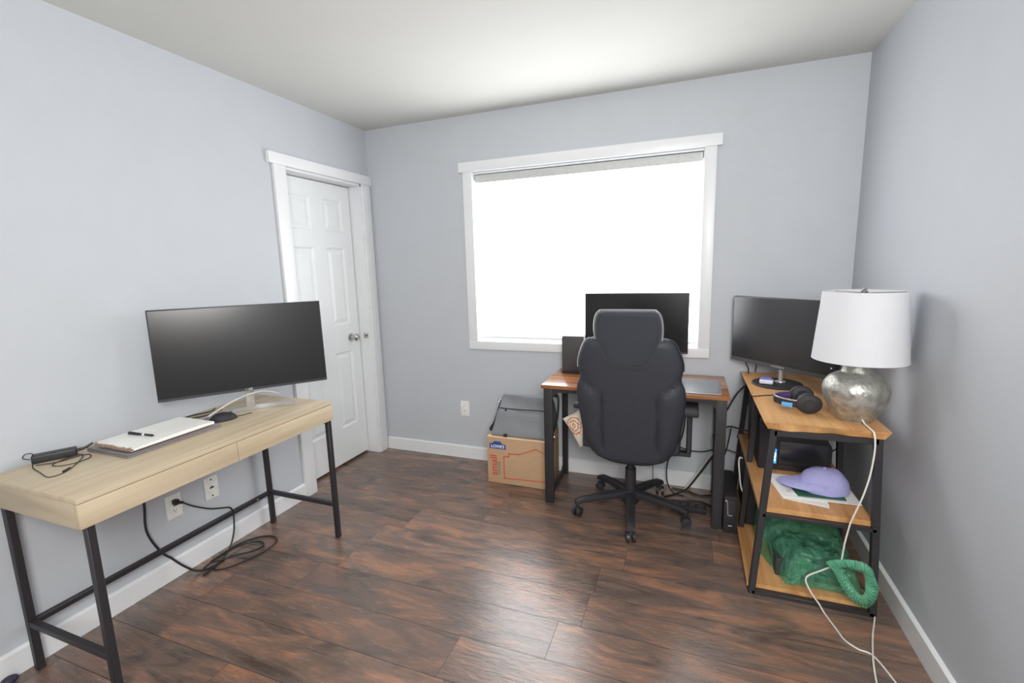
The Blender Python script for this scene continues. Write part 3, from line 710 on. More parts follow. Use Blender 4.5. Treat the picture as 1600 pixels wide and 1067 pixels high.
def office_chair():
    cx, cy = 1.982, -.434
    t = thing('office_chair', 'black high-back swivel office chair with headrest, facing the window desk', 'chair', (cx, cy, 0))
    pl = lambda z: -.615-.2*(z-.4)
    ax = 1.992
    tab = [(.345, .055), (.36, .12), (.385, .180), (.42, .214), (.46, .236), (.52, .250), (.57, .257), (.64, .266), (.70, .273), (.75, .276), (.80, .271), (.825, .262), (.842, .252), (.86, .252), (.90, .259), (.93, .258), (.96, .252), (1.0, .238), (1.03, .224), (1.05, .209), (1.06, .190), (1.066, .165)]
    def rear(x, z, hw):
        a = abs(x); d = 0
        # seams that mark off the side bolsters
        if z < .80:
            f = min(1, max(0, (z-.42)/.06))*min(1, max(0, (.80-z)/.05))
            d += .011*f*math.exp(-((a-.140)/.009)**2)
            if a > .15: d -= .010*f*math.sin(PI*min(1, (a-.15)/max(.02, hw-.15)))
        # diagonal fold between lower bolster and shoulder wing
        zz = .842+.0-(hw-a)*.55
        if a > .15: d += .012*math.exp(-((z-zz)/.012)**2)*min(1, (a-.15)/.04)
        return d
    bm = B(); pillow(bm, tab, .10, pl, 48, 64, rear, cx=ax); put('backrest', bm, M['leather'], t)
    ht = [(.912, .060), (.922, .088), (.94, .104), (.98, .124), (1.02, .143), (1.055, .158), (1.10, .161), (1.14, .159), (1.17, .153), (1.19, .143), (1.199, .130), (1.204, .112)]
    bm = B(); pillow(bm, ht, .085, lambda z: pl(z)-.022, 30, 34, None, 6., 2.4, .022, cx=ax); hd = put('headrest', bm, M['mesh'], t)
    # piping along the outlines
    pts = [(ax-w-.002, pl(z)-.022+.042, z+.001) for z, w in ht[5:]]+[(ax+w+.002, pl(z)-.022+.042, z+.001) for z, w in reversed(ht[5:])]
    bm = B(); tube(bm, pts, .0042, n=8, smooth=4); put('piping', bm, M['piping'], hd)
    for s in (-1, 1):
        bm = B(); tube(bm, [(ax+s*(w+.002), pl(z)+.045, z) for z, w in tab[14:-1]], .0036, n=8, smooth=4); put('piping', bm, M['piping'] if s < 0 else M['leather'], t)  # left shoulder takes the painted rim light, right one stays leather dark
        bm = B(); tube(bm, [(ax+s*.140, pl(z)+.0075, z) for z in (.44, .50, .60, .70, .77)]+[(ax+s*.155, pl(.80)+.0075, .80)], .0028, n=6, smooth=4); put('seam_cord', bm, M['leather'], t)
    # seat
    bm = B(); t2 = B(); box(t2, ax-.255, ax+.255, -.60, -.115, .425, .520, .035, 4); merge(bm, t2); put('seat', bm, M['leather'], t)
    bm = B(); box(bm, ax-.12, ax+.12, -.58, -.28, .365, .425, .01); put('tilt_mechanism', bm, M['blackplastic'], t)
    bm = B(); box(bm, ax-.045, ax+.045, -.565, -.50, .37, .47, .01); put('back_bracket', bm, M['blackplastic'], t)
    # armrests
    for s in (-1, 1):
        bm = B(); xa = ax+(.296 if s > 0 else -.262)
        box(bm, xa-.042, xa+.042, -.60, -.36, .648, .676, .010, 3); a = put('armrest', bm, M['matteblack'], t)
        bm = B(); bar(bm, (xa, -.47, .41), (xa, -.47, .652), .05, .028, (1, 0, 0), .006); put('arm_post', bm, M['blackplastic'], a)
        bm = B(); bar(bm, (xa+s*.012, -.47, .405), (ax+s*.115, -.47, .405), .05, .022, (0, 0, 1), .004); put('arm_bracket', bm, M['blackplastic'], a)
    # gas lift
    bm = B(); cyl(bm, (cx, cy, .135), (cx, cy, .27), .032, .030, 28); cyl(bm, (cx, cy, .27), (cx, cy, .37), .022, n=24); put('gas_lift', bm, M['matteblack'], t)
    bm = B(); lathe(bm, [(0, .062), (.040, .062), (.050, .075), (.050, .125), (.040, .142), (0, .142)], (cx, cy, 0), 28); put('hub', bm, M['blackplastic'], t)
    for k in range(5):
        a = math.radians(-83+72*k); c, s = math.cos(a), math.sin(a)
        bm = B(); n = 14; rings = []
        for i in range(n+1):
            f = i/n; r = .035+.285*f
            zc = .118-.030*f**1.5-(.0 if f < .9 else (f-.9)*.10); hw = .028-.008*f; hh = .024-.009*f
            ring = []
            for q in range(10):
                th = 2*PI*q/10; lx = hw*math.copysign(abs(math.cos(th))**.6, math.cos(th)); lz = hh*math.copysign(abs(math.sin(th))**.6, math.sin(th))
                ring.append(bm.verts.new((cx+c*r-s*lx, cy+s*r+c*lx, zc+lz)))
            rings.append(ring)
        for A, Bq in zip(rings, rings[1:]):
            for q in range(10): bm.faces.new((A[q], A[(q+1) % 10], Bq[(q+1) % 10], Bq[q]))
        bm.faces.new(rings[0][::-1]); bm.faces.new(rings[-1]); put('base_arm', bm, M['blackplastic'], t)
        # caster: twin wheels on a swivel
        px, py = cx+c*.310, cy+s*.310
        b = a+math.radians(12+9*k); ux, uy = -math.sin(b), math.cos(b)
        bm = B(); cyl(bm, (px, py, .045), (px, py, .082), .008, n=14)
        box(bm, -.010, .010, -.011, .011, .028, .054, .003, 1, Matrix.Translation((px, py, 0)) @ Matrix.Rotation(b, 4, 'Z'))
        cs = put('caster', bm, M['blackplastic'], t)
        for d in (-1, 1):
            bm = B(); p0 = Vector((px+ux*d*.008, py+uy*d*.008, .0275)); p1 = Vector((px+ux*d*.024, py+uy*d*.024, .0275))
            cyl(bm, p0, p1, .0272, .0255, 28); cyl(bm, p1, p1+(p1-p0)*.06, .015, .013, 20); put('wheel', bm, M['blackplastic'], cs)
office_chair()

# cushion corner poking out beside the chair
def cushion():
    bm = B(); n = 22; s = .098
    for side in (1, -1):
        g = []
        for i in range(n+1):
            r = []
            for j in range(n+1):
                u, v = -1+2*i/n, -1+2*j/n
                th = .038*((1-u**2)*(1-v**2))**.45
                pinch = 1-.10*(1-abs(u))*(abs(v))-.10*(1-abs(v))*abs(u)
                r.append(bm.verts.new((u*s*pinch, side*th, v*s*pinch)))
            g.append(r)
        for i in range(n):
            for j in range(n): bm.faces.new((g[i][j], g[i+1][j], g[i+1][j+1], g[i][j+1]))
    bmesh.ops.remove_doubles(bm, verts=bm.verts[:], dist=1e-5)
    bm.transform(Matrix.Translation((1.712, -.445, .500)) @ Matrix.Rotation(math.radians(15), 4, 'Y') @ Matrix.Rotation(math.radians(-14), 4, 'Z') @ Matrix.Rotation(math.radians(38), 4, 'Y'))
    tag(put('cushion', bm, M['swirl'], origin=(1.66, -.47, .43)), 'white cushion with orange rose print poking out left of the chair back', 'cushion')
cushion()

# ------------------------------------------------------------------ box and messenger bag
def carton():
    x0, x1, y0, y1, h = 1.036, 1.448, -.325, -.022, .320
    t = thing('cardboard_box', 'small brown moving box with red house outline standing on the floor', 'box', ((x0+x1)/2, (y0+y1)/2, 0))
    bm = B(); box(bm, x0, x1, y0, y1, 0.0005, h-.003, .003); put('carton', bm, M['card'], t)
    for a, b in ((y0, (y0+y1)/2-.001), ((y0+y1)/2+.001, y1)):
        bm = B(); box(bm, x0, x1, a, b, h-.0028, h, .001, 1); put('flap', bm, M['cardtop'], t)
    yf = y0-.0004
    # red house outline
    def stroke(pts, w, name, mat):
        bm = B()
        for p, q in zip(pts, pts[1:]):
            d = Vector((q[0]-p[0], 0, q[1]-p[1])); L = d.length; d.normalize(); nn = Vector((-d.z, 0, d.x))*w/2
            a = Vector((p[0], yf, p[1]))-d*w/2; b = Vector((q[0], yf, q[1]))+d*w/2
            vs = [bm.verts.new(v) for v in (a-nn, b-nn, b+nn, a+nn)]; bm.faces.new(vs)
            vs2 = [bm.verts.new(v-Vector((0, .0006, 0))) for v in (a-nn, b-nn, b+nn, a+nn)]; bm.faces.new(vs2)
            for i in range(4): bm.faces.new((vs[i], vs[(i+1) % 4], vs2[(i+1) % 4], vs2[i]))
        return put(name, bm, mat, t, smooth=False)
    stroke([(1.438, .052), (1.155, .040), (1.155, .192), (1.190, .194), (1.190, .215), (1.262, .217), (1.378, .266), (1.438, .240)], .0055, 'house_outline', M['redp'])
    # blue gabled logo
    bm = B(); c = (1.113, .262)
    prism(bm, [(c[0]-.058, c[1]-.022), (c[0]+.058, c[1]-.022), (c[0]+.058, c[1]+.010), (c[0]+.034, c[1]+.013), (c[0]+.020, c[1]+.030), (c[0]-.022, c[1]+.030), (c[0]-.038, c[1]+.015), (c[0]-.058, c[1]+.013)], 'y', yf-.0008, yf)
    lg = put('logo', bm, M['bluep'], t, smooth=False)
    text('lettering', "LOWE'S", .0275, M['whitep'], lg, frame((c[0], yf-.0012, c[1]-.006), (1, 0, 0), (0, 0, 1)), .0003, .0008)
    text('size_lettering', 'small', .072, M['redp'], t, frame((1.083, yf-.0006, .125), (0, 0, 1), (-1, 0, 0)), .0003, .0008)
    bm = B()
    for k, x in enumerate((1.112, 1.124)):
        z = .062
        while z < .142:
            l = random.uniform(.008, .016); box(bm, x-.0028, x+.0028, yf-.0006, yf, z, z+l); z += l+.004
    put('fine_print', bm, M['greyp'], t, smooth=False)
carton()

def messenger_bag():
    z0 = .3205
    t = thing('messenger_bag', 'grey fabric messenger bag leaning on the wall on top of the moving box', 'bag', (1.25, -.16, z0))
    # side profile: bottom front edge near box front, leaning back to the wall; built as folded slab with crumple
    prof = [(-.300, .004), (-.302, .02), (-.27, .075), (-.232, .150), (-.215, .168), (-.195, .195), (-.176, .244), (-.166, .250), (-.150, .246), (-.11, .19), (-.075, .10), (-.06, .01)]
    pr = spline([(0, a, b) for a, b in prof], 3)
    xa, xb = 1.062, 1.452; nx = 26; rows = []
    bm = B()
    for i in range(nx+1):
        s = i/nx; x = xa+(xb-xa)*s; row = []
        for k, p in enumerate(pr):
            f = p.z/.27
            xx = x+(.028*f if s < .5 else -.028*f*0)*(1-s*1.2 if s < .83 else 0)
            n = noise.noise(Vector((x*9, p.y*14, p.z*14)))*.007+noise.noise(Vector((x*4+p.z*18, 3.1, p.z*9)))*.006
            e = 1 if 0 < i < nx else .9
            row.append(bm.verts.new((xx, p.y*1.0-n*(.4+f), z0+max(.001, p.z*e+n*.6*(p.z > .03)))))
        rows.append(row)
    for a, b in zip(rows, rows[1:]):
        for k in range(len(pr)-1): bm.faces.new((a[k], a[k+1], b[k+1], b[k]))
    for r in (rows[0], rows[-1]): bm.faces.new(r)
    for a, b in zip(rows, rows[1:]): bm.faces.new((a[0], b[0], b[-1], a[-1]))
    put('body', bm, M['bag'], t)
    # flap seam, zip pull, buckle tab
    bm = B(); tube(bm, [(1.092+.355*s, -.2205+.001*math.sin(9*s), z0+.168-.002*math.sin(6*s)) for s in [k/9 for k in range(10)]], .0035, n=6); put('flap_seam', bm, M['bagdark'], t)
    bm = B(); box(bm, 1.135, 1.146, -.2335, -.2255, z0+.128, z0+.166, .001); put('zip_pull', bm, M['bagdark'], t)
    bm = B(); box(bm, 1.150, 1.175, -.3105, -.303, z0+.0005, z0+.022, .002); put('tab', bm, M['bagdark'], t)
    bm = B(); tube(bm, [(1.088, -.14, z0+.215), (1.070, -.17, z0+.16), (1.062, -.20, z0+.11), (1.052, -.235, z0+.06), (1.032, -.25, z0+.028), (1.044, -.27, z0+.024), (1.066, -.262, z0+.05)], .009, n=8, flat=(.35, 1)); put('strap', bm, M['bagdark'], t)
    bm = B()
    tube(bm, [(1.0685+.008*math.cos(a*PI/4), -.16, z0+.20+.010*math.sin(a*PI/4)) for a in range(8)], .0018, n=6, smooth=2, closed=True); put('buckle', bm, M['chrome'], t)
    bm = B(); tube(bm, [(1.440, -.13, z0+.262), (1.478, -.15, z0+.255), (1.492, -.19, z0+.20), (1.488, -.21, z0+.12), (1.470, -.23, z0+.05), (1.458, -.25, z0+.02)], .016, n=8, flat=(.3, 1)); put('strap', bm, M['bagdark'], t)
    bm = B(); tube(bm, [(1.474+.012*math.cos(a*PI/4), -.255, z0+.004+.014*math.sin(a*PI/4)) for a in range(8)], .0026, n=6, smooth=2, closed=True); put('buckle', bm, M['chrome'], t)
messenger_bag()

# ------------------------------------------------------------------ shelf unit on the right
XL, XR = 2.558, 2.992
def shelf_unit():
    t = thing('shelf_unit', 'three tier pine shelf unit with black metal frame in the right corner', 'shelf', (2.775, -.5, 0))
    def boardmesh(x0, x1, y0, y1, z0, z1, live=0.):
        bm = B(); n = 26
        # wavy natural lower edge on the front
        top, bot = [], []
        loop = [(x0, y1), (x0, y0)]+[(x0+(x1-x0)*k/n, y0) for k in range(1, n)]+[(x1, y0), (x1, y1)]
        for k, (x, y) in enumerate(loop):
            w = live*(.8+.35*math.sin(x*23)+.2*math.sin(x*61)) if live else 0
            top.append(bm.verts.new((x, y, z1)))
            inx = (1 if abs(x-x0) < 1e-6 else -1 if abs(x-x1) < 1e-6 else 0)*w; iny = w if abs(y-y0) < 1e-6 else 0
            bot.append(bm.verts.new((x+inx, y+iny, z0)))
        bm.faces.new(top); bm.faces.new(bot[::-1])
        m = len(top)
        for i in range(m): bm.faces.new((top[i], bot[i], bot[(i+1) % m], top[(i+1) % m]))
        return bm
    put('top_board', boardmesh(2.565, 2.990, -.978, -.022, .744, .775, .020), M['pine'], t, smooth=False)
    put('middle_board', boardmesh(2.568, 2.968, -.950, -.025, .378, .400, 0), M['pine'], t, smooth=False)
    put('bottom_board', boardmesh(2.540, 2.985, -.945, -.025, .018, .036, 0), M['pine'], t, smooth=False)
    w = .026
    def X(z, s): return (2.556+.048*z/.74) if s < 0 else (2.998-.043*z/.74)
    for y in (-.957, -.47, -.045):
        for s in (-1, 1):
            bm = B()
            if y == -.957: bar(bm, (X(0, s)+(.0 if s < 0 else -.006), y, 0), (X(.744, s), y, .744), w, w, (0, 1, 0))
            else: bar(bm, (X(0, s), y, 0), (X(.744, s)+(.0), y, .744), w, w, (0, 1, 0))
            put('leg', bm, M['blackmetal'], t)
    for y in (-.957, -.045):
        bm = B(); bar(bm, (X(.732, -1), y, .731), (X(.732, 1), y, .731), w, .024); put('crossbar', bm, M['blackmetal'], t)
        bm = B(); bar(bm, (X(.366, -1), y, .3695), (X(.366, 1), y, .3695), w, .016); put('crossbar', bm, M['blackmetal'], t)
        bm = B(); bar(bm, (X(.009, -1), y, .0095), (X(.009, 1), y, .0095), w, .017); put('crossbar', bm, M['blackmetal'], t)
    for s in (-1, 1):
        bm = B(); bar(bm, (X(.731, s), -.94, .731), (X(.731, s), -.06, .731), .02, .022); put('side_rail', bm, M['blackmetal'], t)
        bm = B(); bar(bm, (X(.366, s)-s*.014, -.94, .366), (X(.366, s)-s*.014, -.06, .366), .02, .022); put('side_rail', bm, M['blackmetal'], t)
shelf_unit()

def shelf_items():
    z = .775
    # lamp
    lx, ly = 2.905, -.832
    t = thing('table_lamp', 'table lamp with hammered pewter urn base and white drum shade on shelf unit', 'lamp', (lx, ly, z))
    bm = B(); pf = [(0, .0005), (.058, .0005), (.064, .004), (.072, .015), (.092, .050), (.108, .085), (.1145, .118), (.113, .138), (.104, .160), (.088, .178), (.068, .190), (.0565, .196), (.0535, .200), (.051, .207), (.047, .222), (.044, .236), (.030, .240), (0, .241)]
    bm2 = spline([(r, 0, h) for r, h in pf], 4)
    lathe(bm, [(max(p.x, 0), p.z) for p in bm2], (lx, ly, z), 56); put('urn_base', bm, M['pewter'], t)
    bm = B(); cyl(bm, (lx, ly, z+.238), (lx, ly, z+.30), .012, n=20); cyl(bm, (lx, ly, z+.30), (lx, ly, z+.36), .018, n=20); put('socket', bm, M['chrome'], t)
    bm = B(); lathe(bm, [(0, .355), (.020, .365), (.030, .39), (.029, .415), (.018, .44), (0, .447)], (lx, ly, z), 24); put('bulb', bm, M['whitep'], t)
    bm = B(); s0, s1, r0, r1 = .246, .518, .160, .138
    lathe(bm, [(r0, s0), (r1, s1), (r1-.0025, s1), (r0-.0025, s0), (r0, s0)], (lx, ly, z), 64); sh = put('lamp_shade', bm, M['shade'], t)
    bm = B()
    for a in (0, 2*PI/3, 4*PI/3): cyl(bm, (lx, ly, z+s1-.008), (lx+(r1-.002)*math.cos(a), ly+(r1-.002)*math.sin(a), z+s1-.004), .0018, n=8)
    for s in (-1, 1): tube(bm, [(lx+s*.012, ly, z+.30), (lx+s*.048, ly, z+.36), (lx+s*.045, ly, z+.44), (lx, ly, z+s1-.008)], .0016, n=6)
    put('harp', bm, M['chrome'], sh)
    bm = B(); lathe(bm, [(0, s1-.008), (.012, s1-.006), (.013, s1-.001), (.007, s1+.003), (.008, s1+.008), (.005, s1+.013), (0, s1+.014)], (lx, ly, z), 20); put('finial', bm, M['chrome'], t)
    bm = B(); tube(bm, [(2.915, -.905, z+.018), (2.918, -.925, z+.010), (2.922, -.968, z+.006), (2.928, -.995, z-.004), (2.932, -1.003, z-.06), (2.927, -1.0, z-.16), (2.912, -.998, z-.25), (2.893, -.992, z-.33), (2.883, -.987, .40), (2.879, -.982, .365), (2.872, -.978, .30), (2.868, -.972, .22), (2.864, -.955, .183), (2.845, -.94, .170), (2.81, -.945, .150), (2.755, -.965, .12), (2.765, -.985, .08), (2.80, -.995, .03), (2.817, -1.01, .005), (2.838, -1.09, .004), (2.852, -1.142, .004), (2.885, -1.175, .004), (2.926, -1.194, .004), (2.957, -1.30, .004), (2.98, -1.42, .004)], .0032, n=8)
    put('cord', bm, M['cablew'], t)
    bm = B(); tube(bm, [(3.002, -.80, .004), (3.018, -.90, .004), (2.992, -.985, .004), (2.958, -1.08, .004), (2.919, -1.211, .009), (2.897, -1.32, .004), (2.885, -1.42, .004)], .0032, n=8)
    tag(put('white_cable', bm, M['cablew']), 'straight white cord running over the floor from the shelf unit toward viewer', 'cord')
    # lavender topped case on the monitor's round base
    t = thing('earbud_case', 'small white case with periwinkle lid standing on the round monitor base', 'case', (2.655, -.352, z+.0125), math.radians(-12))
    bm = B(); box(bm, -.032, .032, -.022, .022, .001, .024, .009, 4); put('body', bm, M['lav'], t, local=True)
    bm = B(); box(bm, -.026, .022, -.016, .021, .0225, .032, .004, 3); put('lid', bm, M['periw'], t, local=True)
    # headset lying on its side
    t = thing('headset', 'black gaming headset with purple padding and light blue panel, lying before lamp', 'headset', (2.71, -.735, z))
    U = lambda r, zz, e=0.: [(2.765, -.735+(r+.010), zz), (2.71, -.735+(r+.006), zz), (2.662, -.735+r*.72, zz), (2.638-e, -.735, zz), (2.662, -.735-r*.72, zz), (2.71, -.735-(r+.006), zz), (2.765, -.735-(r+.010), zz)]
    bm = B(); tube(bm, U(.070, z+.040, .004), .008, n=10, flat=(.45, 2.0)); hb = put('headband', bm, M['matteblack'], t)
    bm = B(); tube(bm, U(.062, z+.042)[1:-1], .007, n=10, flat=(.8, 1.8)); put('padding', bm, M['purple'], hb)
    bm = B(); tube(bm, [(2.655, -.792, z+.032), (2.672, -.801, z+.032), (2.692, -.809, z+.032)], .004, n=8, flat=(.9, 2.6)); put('side_panel', bm, M['cyan'], hb)
    bm = B(); tube(bm, U(.074, z+.055, .004)[1:-1], .003, n=8); put('rim', bm, M['silver'], hb)
    for s in (-1, 1):
        bm = B(); yc = -.735+s*.070
        t2 = B(); lathe(t2, [(0, -.010), (.036, -.010), (.041, -.006), (.043, .004), (.041, .014), (.034, .019), (.020, .021), (.018, .024), (0, .024)], n=36)
        merge(bm, t2, Matrix.Translation((2.752, yc, z+.0435)) @ Matrix.Rotation(-s*PI/2, 4, 'X') @ Matrix.Diagonal((1.16, .96, 1, 1))); c = put('ear_cup', bm, M['matteblack'], t)
        bm = B(); t2 = B(); lathe(t2, [(.018, -.010), (.030, -.014), (.040, -.004), (.040, .004), (.030, .012), (.018, .008)], n=32)
        merge(bm, t2, Matrix.Translation((2.752, yc-s*.024, z+.0435)) @ Matrix.Rotation(-s*PI/2, 4, 'X')); put('ear_cushion', bm, M['leather'], c)
    # thin cables on the top board
    bm = B(); tube(bm, [(2.60, -.075, z+.003), (2.605, -.03, z+.02), (2.59, -.02, z+.06), (2.622, -.02, z+.075), (2.645, -.028, z+.05), (2.64, -.04, z+.003)], .003, n=8)
    tag(put('black_cable', bm, M['cableb']), 'black cable loop standing behind the shelf monitor at the wall', 'cable')
    bm = B(); tube(bm, [(2.535, -.30, .46), (2.548, -.50, .68), (2.560, -.585, z-.002), (2.566, -.59, z+.003), (2.62, -.555, z+.002), (2.70, -.52, z+.002), (2.78, -.47, z+.002), (2.84, -.44, z+.002)], .0022, n=8)
    tag(put('black_cable', bm, M['cableb']), 'thin black cable crossing the top board between monitor base and headset', 'cable')
    # machine with blue light on the middle board
    zm = .400
    t = thing('printer', 'black boxy machine with a lit blue display on the middle board', 'printer', (2.77, -.33, zm))
    bm = B(); prism(bm, [(2.612, zm+.001), (2.922, zm+.001), (2.922, zm+.135), (2.892, zm+.185), (2.888, zm+.25), (2.612, zm+.25)], 'y', -.545, -.095, .006); put('housing', bm, M['matteblack'], t)
    bm = B(); box(bm, 2.70, 2.905, -.551, -.544, zm+.02, zm+.15, .004); put('front_panel', bm, M['screenglow'], t)
    bm = B(); box(bm, 2.655, 2.885, -.552, -.544, zm+.165, zm+.19, .003); put('slot_cover', bm, M['blackplastic'], t)
    bm = B(); box(bm, 2.672, 2.692, -.549, -.544, zm+.03, zm+.115, .003); dsp = put('display', bm, M['matteblack'], t)
    bm = B(); t2 = B(); bmesh.ops.create_uvsphere(t2, u_segments=12, v_segments=8, radius=.005); merge(bm, t2, Matrix.Translation((2.682, -.549, zm+.078)) @ Matrix.Diagonal((1, .4, 3.0, 1))); t2 = B(); bmesh.ops.create_uvsphere(t2, u_segments=12, v_segments=8, radius=.004); merge(bm, t2, Matrix.Translation((2.682, -.549, zm+.055)) @ Matrix.Diagonal((1, .4, 2.2, 1)))
    put('indicator_light', bm, M['whiteled'], dsp)
    bm = B(); box(bm, 2.6745, 2.6895, -.5497, -.5488, zm+.036, zm+.11, .0003, 1); put('glow_window', bm, M['blueled'], dsp)
    # papers and cap
    bm = B()
    def sheet(pts, z0, z1, name, mat, lab, cat, grp=None):
        bm = B(); prism(bm, pts, 'z', z0, z1); o = put(name, bm, mat, smooth=False); tag(o, lab, cat, grp); return o
    sheet([(2.640, -.635), (2.672, -.852), (2.835, -.888), (2.840, -.868), (2.84, -.66)], zm+.0008, zm+.003, 'paper_sheet', M['paper'], 'lowest white sheet with its corner at the front of the middle board', 'paper')
    sheet([(2.650, -.605), (2.678, -.842), (2.965, -.832), (2.955, -.600)], zm+.0035, zm+.006, 'paper_stack', M['paper'], 'wide stack of white papers under the green booklet on the middle board', 'paper')
    sheet([(2.700, -.64), (2.735, -.822), (2.915, -.812), (2.905, -.64)], zm+.0065, zm+.011, 'booklet', M['greenbook'], 'dark green booklet lying between the white papers and the cap', 'booklet')
    sheet([(2.665, -.66), (2.682, -.80), (2.728, -.815), (2.715, -.66)], zm+.0065, zm+.008, 'leaflet', M['whitep'], 'printed white leaflet with red marks under the cap brim', 'leaflet')
    bm = B()
    t = thing('baseball_cap', 'lilac cotton baseball cap lying on papers on the middle board', 'cap', (2.84, -.725, zm+.0115))
    zc = zm+.0118
    bm = B(); nu, nv = 36, 12; rings = []
    for j in range(nv+1):
        v = j/nv*PI/2; ring = []
        for i in range(nu):
            a = 2*PI*i/nu; rr = math.cos(v)**.75
            dent = 1-.10*math.exp(-((a-1.5*PI)/.35)**2)*math.sin(2*v)
            x = .098*math.cos(a)*rr*dent; y = .082*math.sin(a)*rr*dent; h = .094*math.sin(v)**.9
            n = noise.noise(Vector((x*22, y*22, h*20)))*.006
            ring.append(bm.verts.new((2.850+x+n*.6, -.722+y+n*.6, zc+h+n*math.sin(v))))
        rings.append(ring)
    for a, b in zip(rings, rings[1:]):
        for i in range(nu): bm.faces.new((a[i], a[(i+1) % nu], b[(i+1) % nu], b[i]))
    bmesh.ops.remove_doubles(bm, verts=bm.verts[:], dist=1e-4); put('crown', bm, M['lilac'], t)
    bm = B(); n, m = 18, 6; g = []
    for i in range(n+1):
        a = math.radians(105+170*i/n-10); row = []
        for k in range(m+1):
            f = k/m; r0 = .086; ext = .088*math.sin(PI*(i/n))**.55
            rx = (.098*.98+ext*f); x = math.cos(a)*.092-(ext*f); y = math.sin(a)*.078
            row.append(bm.verts.new((2.850+x, -.722+y, zc+.030-.020*f-.055*max(0, abs(y)-.02)**1.0*f+.004)))
        g.append(row)
    geo = []
    for i in range(n):
        for k in range(m): geo.append(bm.faces.new((g[i][k], g[i+1][k], g[i+1][k+1], g[i][k+1])))
    r = bmesh.ops.extrude_face_region(bm, geom=geo)
    bmesh.ops.translate(bm, vec=(0, 0, .003), verts=[v for v in r['geom'] if isinstance(v, bmesh.types.BMVert)])
    put('brim', bm, M['lilac'], t)
    bm = B(); t2 = B(); lathe(t2, [(0, .006), (.006, .005), (.008, .001), (.006, -.002)], n=16); merge(bm, t2, Matrix.Translation((2.850, -.722, zc+.094))); put('button', bm, M['lilac'], t)
    bm = B()
    for k, (x, w) in enumerate(((2.690, .022), (2.695, .018), (2.701, .022))): box(bm, x-.0, x+w, -.795+.012*k-.002, -.795+.012*k+.001, zm+.0079, zm+.0082)
    o = bpy.data.objects.get('leaflet'); put('red_marks', bm, M['redp'], o, smooth=False)
shelf_items()

# ------------------------------------------------------------------ green bag on the bottom board
def green_bag():
    z0 = .0365
    t = thing('plastic_bag', 'crumpled see-through green plastic bag on the bottom board, its handle hanging over', 'bag', (2.80, -.68, z0))
    def hgt(y):
        return interp([(-.905, .0), (-.898, .06), (-.885, .098), (-.865, .118), (-.84, .126), (-.80, .128), (-.72, .150), (-.64, .195), (-.56, .255), (-.50, .285), (-.44, .275), (-.41, .18), (-.395, .0)], y)
    bm = B(); nx, ny = 60, 66; g = []
    for j in range(ny+1):
        y = -.905+(.51)*j/ny; row = []
        xa = 2.690-.075*min(1, max(0, (y+.905)/.22)); xb = 2.972
        for i in range(nx+1):
            s = i/nx; x = xa+(xb-xa)*s
            e = (1-abs(2*s-1)**6)**.7
            n = (1-2*abs(noise.noise(Vector((x*11, y*13, 1.7)))))*.6+(1-2*abs(noise.noise(Vector((x*26+3, y*19, 5.1)))))*.25
            h = hgt(y)*e
            h2 = h+.020*n*min(1, h/.06)*(1 if y < -.6 else .5)
            row.append(bm.verts.new((x+.008*noise.noise(Vector((y*15, x*15, 3.)))*min(1, h/.03), y, z0+max(.001, min(h2, .318)))))
        g.append(row)
    for j in range(ny):
        for i in range(nx): bm.faces.new((g[j][i], g[j][i+1], g[j+1][i+1], g[j+1][i]))
    put('film', bm, M['greenbag'], t, angle=70)
    # folded corner of the film at the front left
    bm = B()
    q = [(2.692, -.908, .001), (2.716, -.913, .002), (2.800, -.906, .112), (2.735, -.896, .122), (2.735, -.902, .07)]
    vs = [bm.verts.new((a, b, z0+c)) for a, b, c in q]; bm.faces.new(vs)
    r = bmesh.ops.extrude_face_region(bm, geom=bm.faces[:]); bmesh.ops.translate(bm, vec=(0, .002, 0), verts=[v for v in r['geom'] if isinstance(v, bmesh.types.BMVert)])
    put('folded_corner', bm, M['greenbag'], t)
    # wide pleated handle: a gathered band between an outer and an inner loop, sagging over the board edge
    bm = B(); m = 6
    outer = spline([(x, 0, z) for x, z in ((2.815, .215), (2.840, .180), (2.862, .140), (2.888, .098), (2.918, .068), (2.952, .058), (2.980, .085), (2.993, .135), (2.982, .180), (2.964, .222), (2.925, .242), (2.862, .236))], 30, True)
    inner = spline([(x, 0, z) for x, z in ((2.858, .202), (2.872, .188), (2.888, .168), (2.906, .140), (2.924, .116), (2.940, .108), (2.948, .122), (2.948, .146), (2.946, .172), (2.940, .192), (2.920, .198), (2.886, .203))], 30, True)
    L = len(outer); rows = []
    for i in range(L):
        r = []
        pl_ = .0065*math.sin(i*.62)
        for k in range(m+1):
            f = k/m; p = outer[i].lerp(inner[i], f)
            yb = -.984-.020*max(0, (.20-p.z)/.14)
            r.append(bm.verts.new((p.x, yb-.016*math.sin(PI*f)+pl_*math.sin(PI*min(1, f*1.1+.05)), max(p.z, .004))))
        rows.append(r)
    for i in range(L):
        a_, b_ = rows[i], rows[(i+1) % L]
        for k in range(m): bm.faces.new((a_[k], b_[k], b_[k+1], a_[k+1]))
    put('handle', bm, M['greenpleat'], t, angle=60)
    c = B(); box(c, 2.66, 2.93, -.86, -.60, z0+.003, z0+.085, .004)
    tag(put('carton', c, M['contents']), 'dark flat carton inside the green plastic bag', 'carton')
green_bag()

